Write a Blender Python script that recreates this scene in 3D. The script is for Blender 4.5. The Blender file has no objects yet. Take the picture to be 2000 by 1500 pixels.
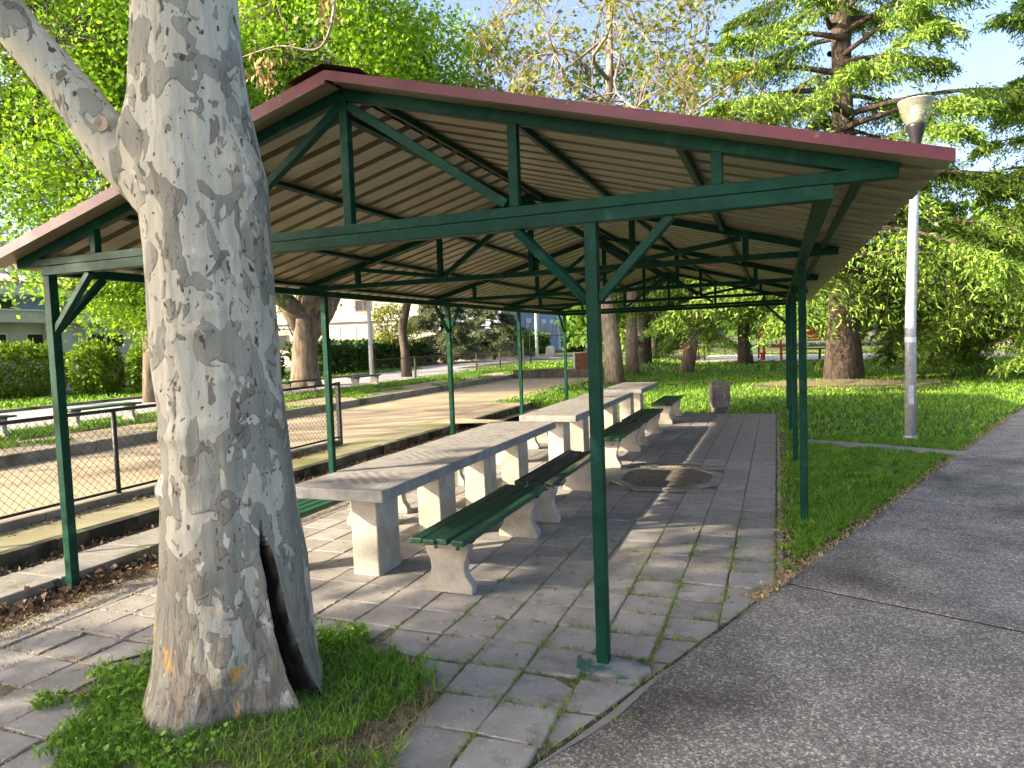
import bpy, math, random
import numpy as np
from mathutils import Vector, Matrix, noise

# ------------------------------------------------------------------ camera, sky, sun, exposure
S = bpy.context.scene
COL = S.collection
cam = bpy.data.cameras.new('camera')
cam.sensor_fit = 'HORIZONTAL'; cam.sensor_width = 36.0
cam.lens = 1358.51 / 2000 * 36.0
cam.clip_start = 0.05; cam.clip_end = 2000
camo = bpy.data.objects.new('camera', cam); COL.objects.link(camo)
CAM = Vector((2.3506, -3.5661, 1.7527))
camo.matrix_world = Matrix(((0.93417947, 0.01225459, 0.35659297, CAM.x),
                            (0.35496331, 0.06945109, -0.93229694, CAM.y),
                            (-0.03619069, 0.99751009, 0.06052986, CAM.z),
                            (0, 0, 0, 1)))
S.camera = camo
SUN_D = Vector((1.71, 1.30, -1.0)).normalized()      # direction the light travels
EL = math.asin(-SUN_D.z); AZ = math.atan2(-SUN_D.x, -SUN_D.y)
sl = bpy.data.lights.new('sun', 'SUN'); sl.energy = 2.9; sl.angle = math.radians(0.55); sl.color = (1.0, 0.92, 0.78)
so = bpy.data.objects.new('sun', sl); COL.objects.link(so)
so.rotation_euler = SUN_D.to_track_quat('-Z', 'Y').to_euler(); so.location = (-20, -16, 14)
W = bpy.data.worlds.new('World'); S.world = W; W.use_nodes = True
wn = W.node_tree; wn.nodes.clear()
def N(t, ty, **k):
    n = t.nodes.new(ty)
    for a, b in k.items():
        setattr(n, a, b)
    return n
sky = N(wn, 'ShaderNodeTexSky', sky_type='NISHITA', sun_disc=False)
sky.sun_elevation = EL; sky.sun_rotation = AZ % (2 * math.pi); sky.air_density = 0.50; sky.dust_density = 3.4; sky.ozone_density = 2.4
wc = N(wn, 'ShaderNodeTexCoord')
wm = N(wn, 'ShaderNodeMapping'); wm.inputs['Scale'].default_value = (1.0, 1.0, 2.6)
wz = N(wn, 'ShaderNodeTexNoise'); wz.inputs['Scale'].default_value = 2.4; wz.inputs['Detail'].default_value = 8; wz.inputs['Roughness'].default_value = 0.58
wr = N(wn, 'ShaderNodeValToRGB'); wr.color_ramp.elements[0].position = 0.62; wr.color_ramp.elements[1].position = 0.88
mx = N(wn, 'ShaderNodeMix', data_type='RGBA')
mx.inputs['B'].default_value = (5.0, 5.3, 5.8, 1)
bg = N(wn, 'ShaderNodeBackground'); bg.inputs['Strength'].default_value = 0.15
wo = N(wn, 'ShaderNodeOutputWorld')
L = wn.links.new
L(wc.outputs['Generated'], wm.inputs['Vector']); L(wm.outputs['Vector'], wz.inputs['Vector']); L(wz.outputs['Fac'], wr.inputs['Fac'])
L(wr.outputs['Color'], mx.inputs['Factor']); L(sky.outputs['Color'], mx.inputs['A'])
L(mx.outputs['Result'], bg.inputs['Color']); L(bg.outputs['Background'], wo.inputs['Surface'])
S.view_settings.view_transform = 'Standard'; S.view_settings.look = 'None'
S.view_settings.exposure = 2.36; S.view_settings.gamma = 1.0
S.view_settings.use_curve_mapping = False
S.view_settings.use_white_balance = True; S.view_settings.white_balance_temperature = 7600; S.view_settings.white_balance_tint = 11
S.cycles.max_bounces = 5; S.cycles.diffuse_bounces = 3; S.cycles.glossy_bounces = 2; S.cycles.transmission_bounces = 3; S.cycles.transparent_max_bounces = 6
S.cycles.use_adaptive_sampling = True; S.cycles.adaptive_threshold = 0.025
S.cycles.use_denoising = True
try:
    S.cycles.sample_clamp_indirect = 4.0
except Exception:
    pass

# ------------------------------------------------------------------ materials
def mat(name, c1, c2=None, scale=4.0, rough=0.8, bump=0.0, bscale=40.0, c3=None, s3=1.0, w3=(0.55, 0.7), metal=0.0,
        stretch=(1, 1, 1), rand=0.0, spec=0.3, world=False, detail=4.0, ramp=(0.35, 0.65), island=False, trans=0.0, speck=None, pebble=None):
    m = bpy.data.materials.new(name); m.use_nodes = True
    t = m.node_tree; t.nodes.clear(); l = t.links.new
    out = N(t, 'ShaderNodeOutputMaterial'); b = N(t, 'ShaderNodeBsdfPrincipled')
    b.inputs['Roughness'].default_value = rough; b.inputs['Metallic'].default_value = metal
    b.inputs['Specular IOR Level'].default_value = spec
    tc = N(t, 'ShaderNodeTexCoord'); oi = N(t, 'ShaderNodeObjectInfo')
    if world:
        g = N(t, 'ShaderNodeNewGeometry'); vec = g.outputs['Position']
    else:
        cx = N(t, 'ShaderNodeCombineXYZ')
        ml = N(t, 'ShaderNodeMath', operation='MULTIPLY'); ml.inputs[1].default_value = 37.0
        l(oi.outputs['Random'], ml.inputs[0]); l(ml.outputs[0], cx.inputs[0]); l(ml.outputs[0], cx.inputs[1])
        ad = N(t, 'ShaderNodeVectorMath', operation='ADD'); l(tc.outputs['Object'], ad.inputs[0]); l(cx.outputs[0], ad.inputs[1])
        vec = ad.outputs[0]
    mp = N(t, 'ShaderNodeMapping'); mp.inputs['Scale'].default_value = stretch; l(vec, mp.inputs['Vector']); vec = mp.outputs['Vector']
    col = None
    def ramp2(a, z, pa, pz, src):
        r = N(t, 'ShaderNodeValToRGB'); e = r.color_ramp.elements
        e[0].position = pa; e[1].position = pz; e[0].color = (*a, 1); e[1].color = (*z, 1); l(src, r.inputs['Fac']); return r.outputs['Color']
    if c2 is not None:
        if island:
            g2 = N(t, 'ShaderNodeNewGeometry'); col = ramp2(c1, c2, 0.0, 1.0, g2.outputs['Random Per Island'])
        else:
            nz = N(t, 'ShaderNodeTexNoise'); nz.inputs['Scale'].default_value = scale; nz.inputs['Detail'].default_value = detail; nz.inputs['Roughness'].default_value = 0.62
            l(vec, nz.inputs['Vector']); col = ramp2(c1, c2, ramp[0], ramp[1], nz.outputs['Fac'])
    if c3 is not None:
        nz = N(t, 'ShaderNodeTexNoise'); nz.inputs['Scale'].default_value = s3; nz.inputs['Detail'].default_value = 3; l(vec, nz.inputs['Vector'])
        f = ramp2((0, 0, 0), (1, 1, 1), w3[0], w3[1], nz.outputs['Fac'])
        mi = N(t, 'ShaderNodeMix', data_type='RGBA'); l(f, mi.inputs['Factor'])
        if col is None: mi.inputs['A'].default_value = (*c1, 1)
        else: l(col, mi.inputs['A'])
        mi.inputs['B'].default_value = (*c3, 1); col = mi.outputs['Result']
    if speck is not None:                      # (scale, threshold, colour): small voronoi chips
        vo = N(t, 'ShaderNodeTexVoronoi'); vo.inputs['Scale'].default_value = speck[0]; l(vec, vo.inputs['Vector'])
        se = N(t, 'ShaderNodeSeparateColor'); l(vo.outputs['Color'], se.inputs['Color'])
        f = ramp2((0, 0, 0), (1, 1, 1), speck[1], speck[1] + 0.02, se.outputs[0])
        mi = N(t, 'ShaderNodeMix', data_type='RGBA'); l(f, mi.inputs['Factor'])
        if col is None: mi.inputs['A'].default_value = (*c1, 1)
        else: l(col, mi.inputs['A'])
        mi.inputs['B'].default_value = (*speck[2], 1); col = mi.outputs['Result']
    if pebble is not None:                     # stones of mixed tones set in the surface
        vo = N(t, 'ShaderNodeTexVoronoi'); vo.inputs['Scale'].default_value = pebble; vo.inputs['Randomness'].default_value = 1.0; l(vec, vo.inputs['Vector'])
        se = N(t, 'ShaderNodeSeparateColor'); l(vo.outputs['Color'], se.inputs['Color'])
        r = N(t, 'ShaderNodeValToRGB'); e = r.color_ramp.elements
        e[0].position = 0.0; e[0].color = (0.45, 0.43, 0.42, 1); e[1].position = 1.0; e[1].color = (2.3, 2.2, 2.0, 1)
        for pp, cc in ((0.45, (0.75, 0.73, 0.71, 1)), (0.72, (1.0, 0.98, 0.95, 1)), (0.90, (1.55, 1.48, 1.36, 1))):
            q = e.new(pp); q.color = cc
        l(se.outputs[0], r.inputs['Fac'])
        mi = N(t, 'ShaderNodeMix', data_type='RGBA', blend_type='MULTIPLY'); mi.inputs['Factor'].default_value = 1.0; l(col, mi.inputs['A']); l(r.outputs['Color'], mi.inputs['B']); col = mi.outputs['Result']
    if rand > 0:
        hv = N(t, 'ShaderNodeHueSaturation'); mr = N(t, 'ShaderNodeMapRange')
        mr.inputs['To Min'].default_value = 1 - rand; mr.inputs['To Max'].default_value = 1 + rand
        l(oi.outputs['Random'], mr.inputs['Value']); l(mr.outputs['Result'], hv.inputs['Value'])
        if col is None: hv.inputs['Color'].default_value = (*c1, 1)
        else: l(col, hv.inputs['Color'])
        col = hv.outputs['Color']
    if col is None: b.inputs['Base Color'].default_value = (*c1, 1)
    else: l(col, b.inputs['Base Color'])
    if bump > 0:
        nb = N(t, 'ShaderNodeTexNoise'); nb.inputs['Scale'].default_value = bscale; nb.inputs['Detail'].default_value = 4; nb.inputs['Roughness'].default_value = 0.7
        l(vec, nb.inputs['Vector']); bp = N(t, 'ShaderNodeBump'); bp.inputs['Strength'].default_value = bump; bp.inputs['Distance'].default_value = 0.02
        l(nb.outputs['Fac'], bp.inputs['Height']); l(bp.outputs['Normal'], b.inputs['Normal'])
    if trans > 0:
        tr = N(t, 'ShaderNodeBsdfTranslucent'); ms = N(t, 'ShaderNodeMixShader'); ms.inputs['Fac'].default_value = trans
        if col is None: tr.inputs['Color'].default_value = (*c1, 1)
        else: l(col, tr.inputs['Color'])
        l(b.outputs[0], ms.inputs[1]); l(tr.outputs[0], ms.inputs[2]); l(ms.outputs[0], out.inputs['Surface'])
    else:
        l(b.outputs[0], out.inputs['Surface'])
    return m

M = {}
M['green'] = mat('green_paint', (0.0025, 0.032, 0.019), (0.0045, 0.048, 0.029), 9, 0.45, 0.06, 60, c3=(0.012, 0.075, 0.050), s3=7, w3=(0.60, 0.75), spec=0.09, speck=(85, 0.9945, (0.08, 0.045, 0.022)))
M['slat'] = mat('green_slat_paint', (0.006, 0.050, 0.028), (0.011, 0.078, 0.044), 14, 0.42, 0.25, 50, stretch=(1, 0.12, 1), c3=(0.035, 0.055, 0.04), s3=16, w3=(0.60, 0.72), spec=0.4)
M['slat_worn'] = mat('worn_slat_paint', (0.007, 0.040, 0.027), (0.030, 0.052, 0.040), 10, 0.55, 0.35, 50, stretch=(1, 0.1, 1), c3=(0.16, 0.15, 0.12), s3=14, w3=(0.54, 0.68), spec=0.35)
M['red'] = mat('red_roof_paint', (0.105, 0.018, 0.025), (0.155, 0.030, 0.037), 5, 0.42, 0.03, 30, c3=(0.30, 0.15, 0.13), s3=18, w3=(0.68, 0.8), spec=0.4)
M['ridge'] = mat('dark_ridge_metal', (0.05, 0.02, 0.022), (0.09, 0.035, 0.035), 6, 0.5)
M['under'] = mat('beige_sheet_underside', (0.185, 0.163, 0.098), (0.24, 0.21, 0.13), 3, 0.36, 0.03, 20, c3=(0.115, 0.092, 0.055), s3=2.2, w3=(0.60, 0.78), stretch=(0.35, 1.5, 1), spec=0.4)
M['conc'] = mat('table_concrete', (0.21, 0.205, 0.198), (0.30, 0.29, 0.278), 9, 0.85, 0.25, 90, c3=(0.17, 0.17, 0.165), s3=3.0, w3=(0.56, 0.72), speck=(160, 0.93, (0.16, 0.16, 0.16)))
M['leg'] = mat('pale_cast_concrete', (0.33, 0.305, 0.25), (0.42, 0.39, 0.325), 7, 0.88, 0.3, 70, c3=(0.24, 0.21, 0.15), s3=4.5, w3=(0.56, 0.76), speck=(150, 0.968, (0.26, 0.24, 0.20)), rand=0.13)
M['chess_d'] = mat('dark_chess_square', (0.15, 0.147, 0.142), (0.20, 0.195, 0.188), 20, 0.85, 0.15, 90)
M['chess_l'] = mat('light_chess_square', (0.265, 0.258, 0.245), (0.34, 0.33, 0.315), 20, 0.85, 0.15, 90)
M['tile'] = mat('paving_tile', (0.215, 0.203, 0.188), (0.29, 0.273, 0.252), 5, 0.9, 0.22, 110, c3=(0.175, 0.162, 0.147), s3=7, w3=(0.58, 0.72), rand=0.14, speck=(120, 0.965, (0.36, 0.35, 0.33)))
M['bed'] = mat('joint_soil', (0.075, 0.064, 0.048), (0.19, 0.155, 0.105), 14, 0.95, 0.5, 60, c3=(0.06, 0.075, 0.025), s3=5, w3=(0.54, 0.66), world=True)
M['path'] = mat('exposed_aggregate', (0.21, 0.196, 0.178), (0.335, 0.313, 0.285), 2.2, 0.85, 0.5, 160, c3=(0.105, 0.096, 0.085), s3=0.8, w3=(0.52, 0.72), pebble=105, world=True)
M['joint'] = mat('dark_joint_filler', (0.028, 0.025, 0.020), (0.06, 0.052, 0.04), 12, 0.95, 0.4, 60, world=True)
M['edge'] = mat('smooth_path_edge', (0.16, 0.148, 0.13), (0.24, 0.22, 0.195), 5, 0.9, 0.25, 80, c3=(0.10, 0.095, 0.085), s3=3, w3=(0.55, 0.7), world=True)
M['slabc'] = mat('grey_slab', (0.20, 0.19, 0.165), (0.285, 0.265, 0.23), 4, 0.9, 0.3, 60, c3=(0.11, 0.12, 0.06), s3=2.5, w3=(0.58, 0.72), rand=0.1)
M['terrace'] = mat('mossy_concrete', (0.24, 0.218, 0.125), (0.31, 0.28, 0.175), 2.5, 0.92, 0.3, 60, c3=(0.20, 0.20, 0.075), s3=1.6, w3=(0.45, 0.68), world=True)
M['wall'] = mat('dark_wall_block', (0.085, 0.075, 0.055), (0.16, 0.145, 0.105), 5, 0.95, 0.5, 40, c3=(0.035, 0.035, 0.022), s3=2.4, w3=(0.48, 0.62), rand=0.35)
M['sand'] = mat('court_sand', (0.30, 0.238, 0.155), (0.39, 0.315, 0.21), 0.9, 0.95, 0.3, 120, c3=(0.22, 0.17, 0.105), s3=0.5, w3=(0.52, 0.72), world=True)
M['soil'] = mat('bare_soil', (0.15, 0.115, 0.07), (0.24, 0.185, 0.115), 3, 0.95, 0.5, 50, world=True)
M['grass_floor'] = mat('grass_floor', (0.075, 0.082, 0.024), (0.125, 0.105, 0.050), 3.2, 0.95, 0.5, 30, c3=(0.05, 0.10, 0.018), s3=0.5, w3=(0.45, 0.65), world=True)
M['asph'] = mat('pale_footpath', (0.26, 0.25, 0.25), (0.34, 0.33, 0.32), 1.2, 0.9, 0.15, 80, world=True)
M['gravel'] = mat('pale_gravel', (0.42, 0.38, 0.32), (0.54, 0.49, 0.42), 1.0, 0.95, 0.2, 60, world=True)
M['kerb'] = mat('kerb_concrete', (0.20, 0.185, 0.14), (0.28, 0.255, 0.20), 4, 0.92, 0.3, 60, c3=(0.09, 0.09, 0.05), s3=2, w3=(0.55, 0.7), rand=0.12)
M['black'] = mat('black_fence_paint', (0.018, 0.017, 0.020), (0.035, 0.033, 0.036), 15, 0.5, c3=(0.10, 0.07, 0.06), s3=20, w3=(0.64, 0.75))
M['wire'] = mat('rusty_wire', (0.05, 0.035, 0.028), (0.10, 0.065, 0.045), 8, 0.6)
M['galv'] = mat('galvanised_steel', (0.40, 0.42, 0.45), (0.52, 0.53, 0.55), 12, 0.45, 0.05, 40, metal=0.35, c3=(0.30, 0.31, 0.34), s3=30, w3=(0.5, 0.7))
M['dark_plastic'] = mat('dark_lamp_plastic', (0.02, 0.02, 0.024), None, rough=0.4)
M['white'] = mat('white_paint', (0.70, 0.69, 0.66), (0.78, 0.77, 0.74), 3, 0.7)
M['bin'] = mat('bin_concrete', (0.14, 0.125, 0.115), (0.22, 0.20, 0.185), 7, 0.9, 0.4, 60, c3=(0.08, 0.07, 0.065), s3=4, w3=(0.5, 0.7))
M['bark'] = mat('grey_brown_bark', (0.10, 0.075, 0.055), (0.22, 0.175, 0.13), 7, 0.95, 1.0, 18, stretch=(1, 1, 0.22))
M['bark_cedar'] = mat('cedar_bark', (0.036, 0.027, 0.022), (0.115, 0.085, 0.065), 16, 0.95, 1.0, 24, stretch=(1, 1, 0.35))
M['bark_pale'] = mat('pale_bark', (0.15, 0.115, 0.085), (0.34, 0.275, 0.21), 11, 0.9, 1.0, 22, stretch=(1, 1, 0.3))
M['bark_dark'] = mat('dark_bark', (0.045, 0.036, 0.03), (0.10, 0.08, 0.065), 8, 0.95, 0.8, 20, stretch=(1, 1, 0.25))
M['rot'] = mat('shaded_rotten_wood', (0.012, 0.010, 0.009), (0.035, 0.026, 0.02), 12, 0.95, 0.8, 40)
M['leaf_bright'] = mat('bright_spring_leaf', (0.095, 0.26, 0.014), (0.35, 0.56, 0.032), rough=0.55, island=True, trans=0.42)
M['leaf_shrub'] = mat('shrub_leaf', (0.055, 0.15, 0.014), (0.25, 0.37, 0.035), rough=0.55, island=True, trans=0.35)
M['leaf_mid'] = mat('mid_green_leaf', (0.042, 0.135, 0.014), (0.14, 0.27, 0.028), rough=0.55, island=True, trans=0.38)
M['leaf_yellow'] = mat('young_yellow_leaf', (0.10, 0.165, 0.018), (0.29, 0.30, 0.03), rough=0.5, island=True, trans=0.45)
M['leaf_dark'] = mat('dark_hedge_leaf', (0.022, 0.062, 0.012), (0.075, 0.145, 0.022), rough=0.5, island=True, trans=0.25)
M['cedar'] = mat('cedar_needles', (0.030, 0.100, 0.016), (0.30, 0.46, 0.06), rough=0.6, island=True, trans=0.30)
M['pine'] = mat('blue_green_needles', (0.06, 0.09, 0.04), (0.16, 0.185, 0.09), rough=0.6, island=True, trans=0.25)
M['blade'] = mat('grass_blades', (0.038, 0.135, 0.012), (0.24, 0.44, 0.044), rough=0.5, island=True, trans=0.35)
M['blade_dry'] = mat('dry_grass', (0.20, 0.15, 0.06), (0.34, 0.27, 0.13), rough=0.7, island=True, trans=0.2)
M['litter'] = mat('dead_leaves', (0.075, 0.045, 0.028), (0.26, 0.175, 0.115), rough=0.8, island=True, trans=0.1)
M['chaff'] = mat('tan_chaff', (0.30, 0.22, 0.11), (0.47, 0.36, 0.20), rough=0.85, island=True)
M['seed'] = mat('dry_seed_tassels', (0.26, 0.17, 0.06), (0.42, 0.31, 0.14), rough=0.8, island=True, trans=0.15)
M['cream'] = mat('cream_render', (0.48, 0.43, 0.34), (0.55, 0.50, 0.40), 0.6, 0.9)
M['greywall'] = mat('grey_render', (0.58, 0.58, 0.55), (0.68, 0.67, 0.63), 0.5, 0.9, c3=(0.46, 0.47, 0.41), s3=0.7, w3=(0.55, 0.75))
M['bluewall'] = mat('pale_blue_render', (0.27, 0.32, 0.42), (0.32, 0.37, 0.46), 0.3, 0.9)
M['pinkwall'] = mat('pinkish_render', (0.60, 0.47, 0.37), (0.66, 0.53, 0.43), 0.3, 0.9)
M['glass'] = mat('dark_window_glass', (0.03, 0.035, 0.04), None, rough=0.12, spec=0.6)
M['shutter'] = mat('cream_shutter', (0.62, 0.54, 0.45), (0.70, 0.62, 0.52), 2, 0.7)
M['rooftile'] = mat('pale_roof_tile', (0.42, 0.36, 0.30), (0.55, 0.48, 0.41), 3, 0.85)
M['wood'] = mat('brown_window_wood', (0.22, 0.11, 0.06), (0.30, 0.16, 0.09), 5, 0.7)
M['pred'] = mat('red_steel_paint', (0.42, 0.025, 0.025), (0.52, 0.05, 0.04), 5, 0.5)
M['net'] = mat('faded_red_net', (0.36, 0.085, 0.06), (0.46, 0.16, 0.11), 3, 0.8, trans=0.2)
M['pipe_steel'] = mat('dull_steel_bolt', (0.08, 0.07, 0.06), None, rough=0.5, metal=0.6)
M['lampcore'] = mat('lamp_inner_louvre', (0.72, 0.72, 0.66), None, rough=0.4)
M['cutwood'] = mat('cut_branch_wood', (0.36, 0.26, 0.18), (0.46, 0.36, 0.27), 10, 0.85, 0.3, 40)

def lamp_glass():
    m = bpy.data.materials.new('clear_lamp_bowl'); m.use_nodes = True
    t = m.node_tree; b = t.nodes['Principled BSDF']
    b.inputs['Base Color'].default_value = (0.42, 0.43, 0.32, 1); b.inputs['Roughness'].default_value = 0.2
    b.inputs['Alpha'].default_value = 0.34; b.inputs['Specular IOR Level'].default_value = 0.6
    return m
M['lampglass'] = lamp_glass()

def plane_bark():
    m = bpy.data.materials.new('plane_tree_bark'); m.use_nodes = True
    t = m.node_tree; l = t.links.new; b = t.nodes['Principled BSDF']; b.inputs['Roughness'].default_value = 0.8; b.inputs['Specular IOR Level'].default_value = 0.2
    tc = N(t, 'ShaderNodeTexCoord')
    def mapped(sc, off=(0, 0, 0)):
        mp = N(t, 'ShaderNodeMapping'); mp.inputs['Scale'].default_value = sc; mp.inputs['Location'].default_value = off
        l(tc.outputs['Object'], mp.inputs['Vector']); return mp.outputs['Vector']
    def nz(vec, scale, det, dist, rough=0.5):
        n = N(t, 'ShaderNodeTexNoise'); n.inputs['Scale'].default_value = scale; n.inputs['Detail'].default_value = det
        n.inputs['Distortion'].default_value = dist; n.inputs['Roughness'].default_value = rough; l(vec, n.inputs['Vector']); return n.outputs['Fac']
    def ramp(src, a, z):
        r = N(t, 'ShaderNodeValToRGB'); e = r.color_ramp.elements; e[0].position = a; e[1].position = z; l(src, r.inputs['Fac']); return r.outputs['Color']
    def mix(f, a, bcol):
        mi = N(t, 'ShaderNodeMix', data_type='RGBA'); l(f, mi.inputs['Factor'])
        if isinstance(a, tuple): mi.inputs['A'].default_value = (*a, 1)
        else: l(a, mi.inputs['A'])
        if isinstance(bcol, tuple): mi.inputs['B'].default_value = (*bcol, 1)
        else: l(bcol, mi.inputs['B'])
        return mi.outputs['Result']
    # pale under-bark with fine vertical streaks
    st = ramp(nz(mapped((1, 1, 0.10)), 22, 6, 0.4, 0.65), 0.33, 0.68)
    base = mix(st, (0.42, 0.39, 0.305), (0.56, 0.53, 0.425))
    f_tan = ramp(nz(mapped((1, 1, 0.5), (4, 1, 2)), 2.6, 4, 0.5), 0.50, 0.72)
    base = mix(f_tan, base, (0.50, 0.43, 0.32))
    # grey-green plates with crisp outlines
    n1 = nz(mapped((1, 1, 0.55), (1.7, 3.1, 0.4)), 5.4, 3.2, 0.9, 0.5)
    spz = N(t, 'ShaderNodeSeparateXYZ'); l(tc.outputs['Object'], spz.inputs[0])
    zr_ = N(t, 'ShaderNodeMapRange'); zr_.inputs['From Min'].default_value = 2.2; zr_.inputs['From Max'].default_value = 0.5; zr_.inputs['To Min'].default_value = -0.012; zr_.inputs['To Max'].default_value = 0.075
    l(spz.outputs['Z'], zr_.inputs['Value']); za = N(t, 'ShaderNodeMath', operation='ADD'); l(n1, za.inputs[0]); l(zr_.outputs[0], za.inputs[1])
    f1 = ramp(za.outputs[0], 0.515, 0.524)
    c1 = mix(ramp(nz(mapped((1, 1, 0.7), (9, 2, 5)), 3.0, 2, 0.2), 0.42, 0.58), (0.235, 0.230, 0.185), (0.335, 0.315, 0.250))
    base = mix(f1, base, c1)
    n2 = nz(mapped((1, 1, 0.6), (7.3, 0.2, 6.1)), 10.5, 2.5, 0.8, 0.5)
    f2 = ramp(n2, 0.625, 0.635)
    base = mix(f2, base, (0.215, 0.19, 0.148))
    n6 = nz(mapped((1, 1, 0.7), (5.1, 4.4, 3.2)), 17, 2.5, 0.9, 0.5); f6 = ramp(n6, 0.655, 0.67); base = mix(f6, base, (0.29, 0.275, 0.22))
    n4 = nz(mapped((1, 1, 0.5), (2.3, 8.2, 1.1)), 12, 2, 0.6)
    f4 = ramp(n4, 0.675, 0.682); base = mix(f4, base, (0.54, 0.525, 0.45))
    # dark specks, lenticels
    f5 = ramp(nz(mapped((1, 1, 0.5), (0.3, 5.2, 8)), 30, 2, 0.4), 0.665, 0.69); base = mix(f5, base, (0.11, 0.08, 0.06))
    # rough lower bark with orange scars
    sp = N(t, 'ShaderNodeSeparateXYZ'); l(tc.outputs['Object'], sp.inputs[0])
    zl = N(t, 'ShaderNodeMapRange'); zl.inputs['From Min'].default_value = 1.0; zl.inputs['From Max'].default_value = 0.10; l(sp.outputs['Z'], zl.inputs['Value'])
    mu = N(t, 'ShaderNodeMath', operation='MULTIPLY'); l(zl.outputs[0], mu.inputs[0]); l(ramp(nz(mapped((1, 1, 0.3)), 9, 6, 0.6, 0.7), 0.40, 0.62), mu.inputs[1])
    rough = mix(ramp(nz(mapped((1, 1, 0.35)), 26, 5, 0.8), 0.42, 0.6), (0.30, 0.24, 0.175), (0.15, 0.115, 0.085))
    base = mix(mu.outputs[0], base, rough)
    mo = N(t, 'ShaderNodeMath', operation='MULTIPLY'); zo = N(t, 'ShaderNodeMapRange'); zo.inputs['From Min'].default_value = 0.95; zo.inputs['From Max'].default_value = 0.75
    l(sp.outputs['Z'], zo.inputs['Value']); l(zo.outputs[0], mo.inputs[0]); l(ramp(nz(mapped((1, 1, 0.7), (3.4, 2.2, 9.7)), 8, 3, 0.7), 0.665, 0.675), mo.inputs[1])
    base = mix(mo.outputs[0], base, (0.60, 0.33, 0.10))
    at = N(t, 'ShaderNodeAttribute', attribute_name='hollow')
    rot_shade = mix(ramp(nz(mapped((1, 1, 0.3)), 30, 4, 0.5), 0.35, 0.7), (0.010, 0.008, 0.007), (0.05, 0.035, 0.026))  # dark rotten wood, with the slit's inner shade painted in as near-black
    base = mix(at.outputs['Fac'], base, rot_shade)
    l(base, b.inputs['Base Color'])
    # plates stand proud of the smooth under-bark
    a0 = N(t, 'ShaderNodeMath', operation='ADD'); l(f1, a0.inputs[0]); l(f6, a0.inputs[1])
    a1 = N(t, 'ShaderNodeMath', operation='ADD'); l(a0.outputs[0], a1.inputs[0]); l(f2, a1.inputs[1])
    a2 = N(t, 'ShaderNodeMath', operation='MULTIPLY_ADD'); l(nz(mapped((1, 1, 0.4)), 30, 8, 0.5, 0.7), a2.inputs[0]); a2.inputs[1].default_value = 0.9; l(a1.outputs[0], a2.inputs[2])
    a3 = N(t, 'ShaderNodeMath', operation='MULTIPLY_ADD'); l(mu.outputs[0], a3.inputs[0]); a3.inputs[1].default_value = -1.5; l(a2.outputs[0], a3.inputs[2])
    bp = N(t, 'ShaderNodeBump'); bp.inputs['Strength'].default_value = 0.8; bp.inputs['Distance'].default_value = 0.014
    l(a3.outputs[0], bp.inputs['Height']); l(bp.outputs['Normal'], b.inputs['Normal'])
    return m
M['plane'] = plane_bark()

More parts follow.
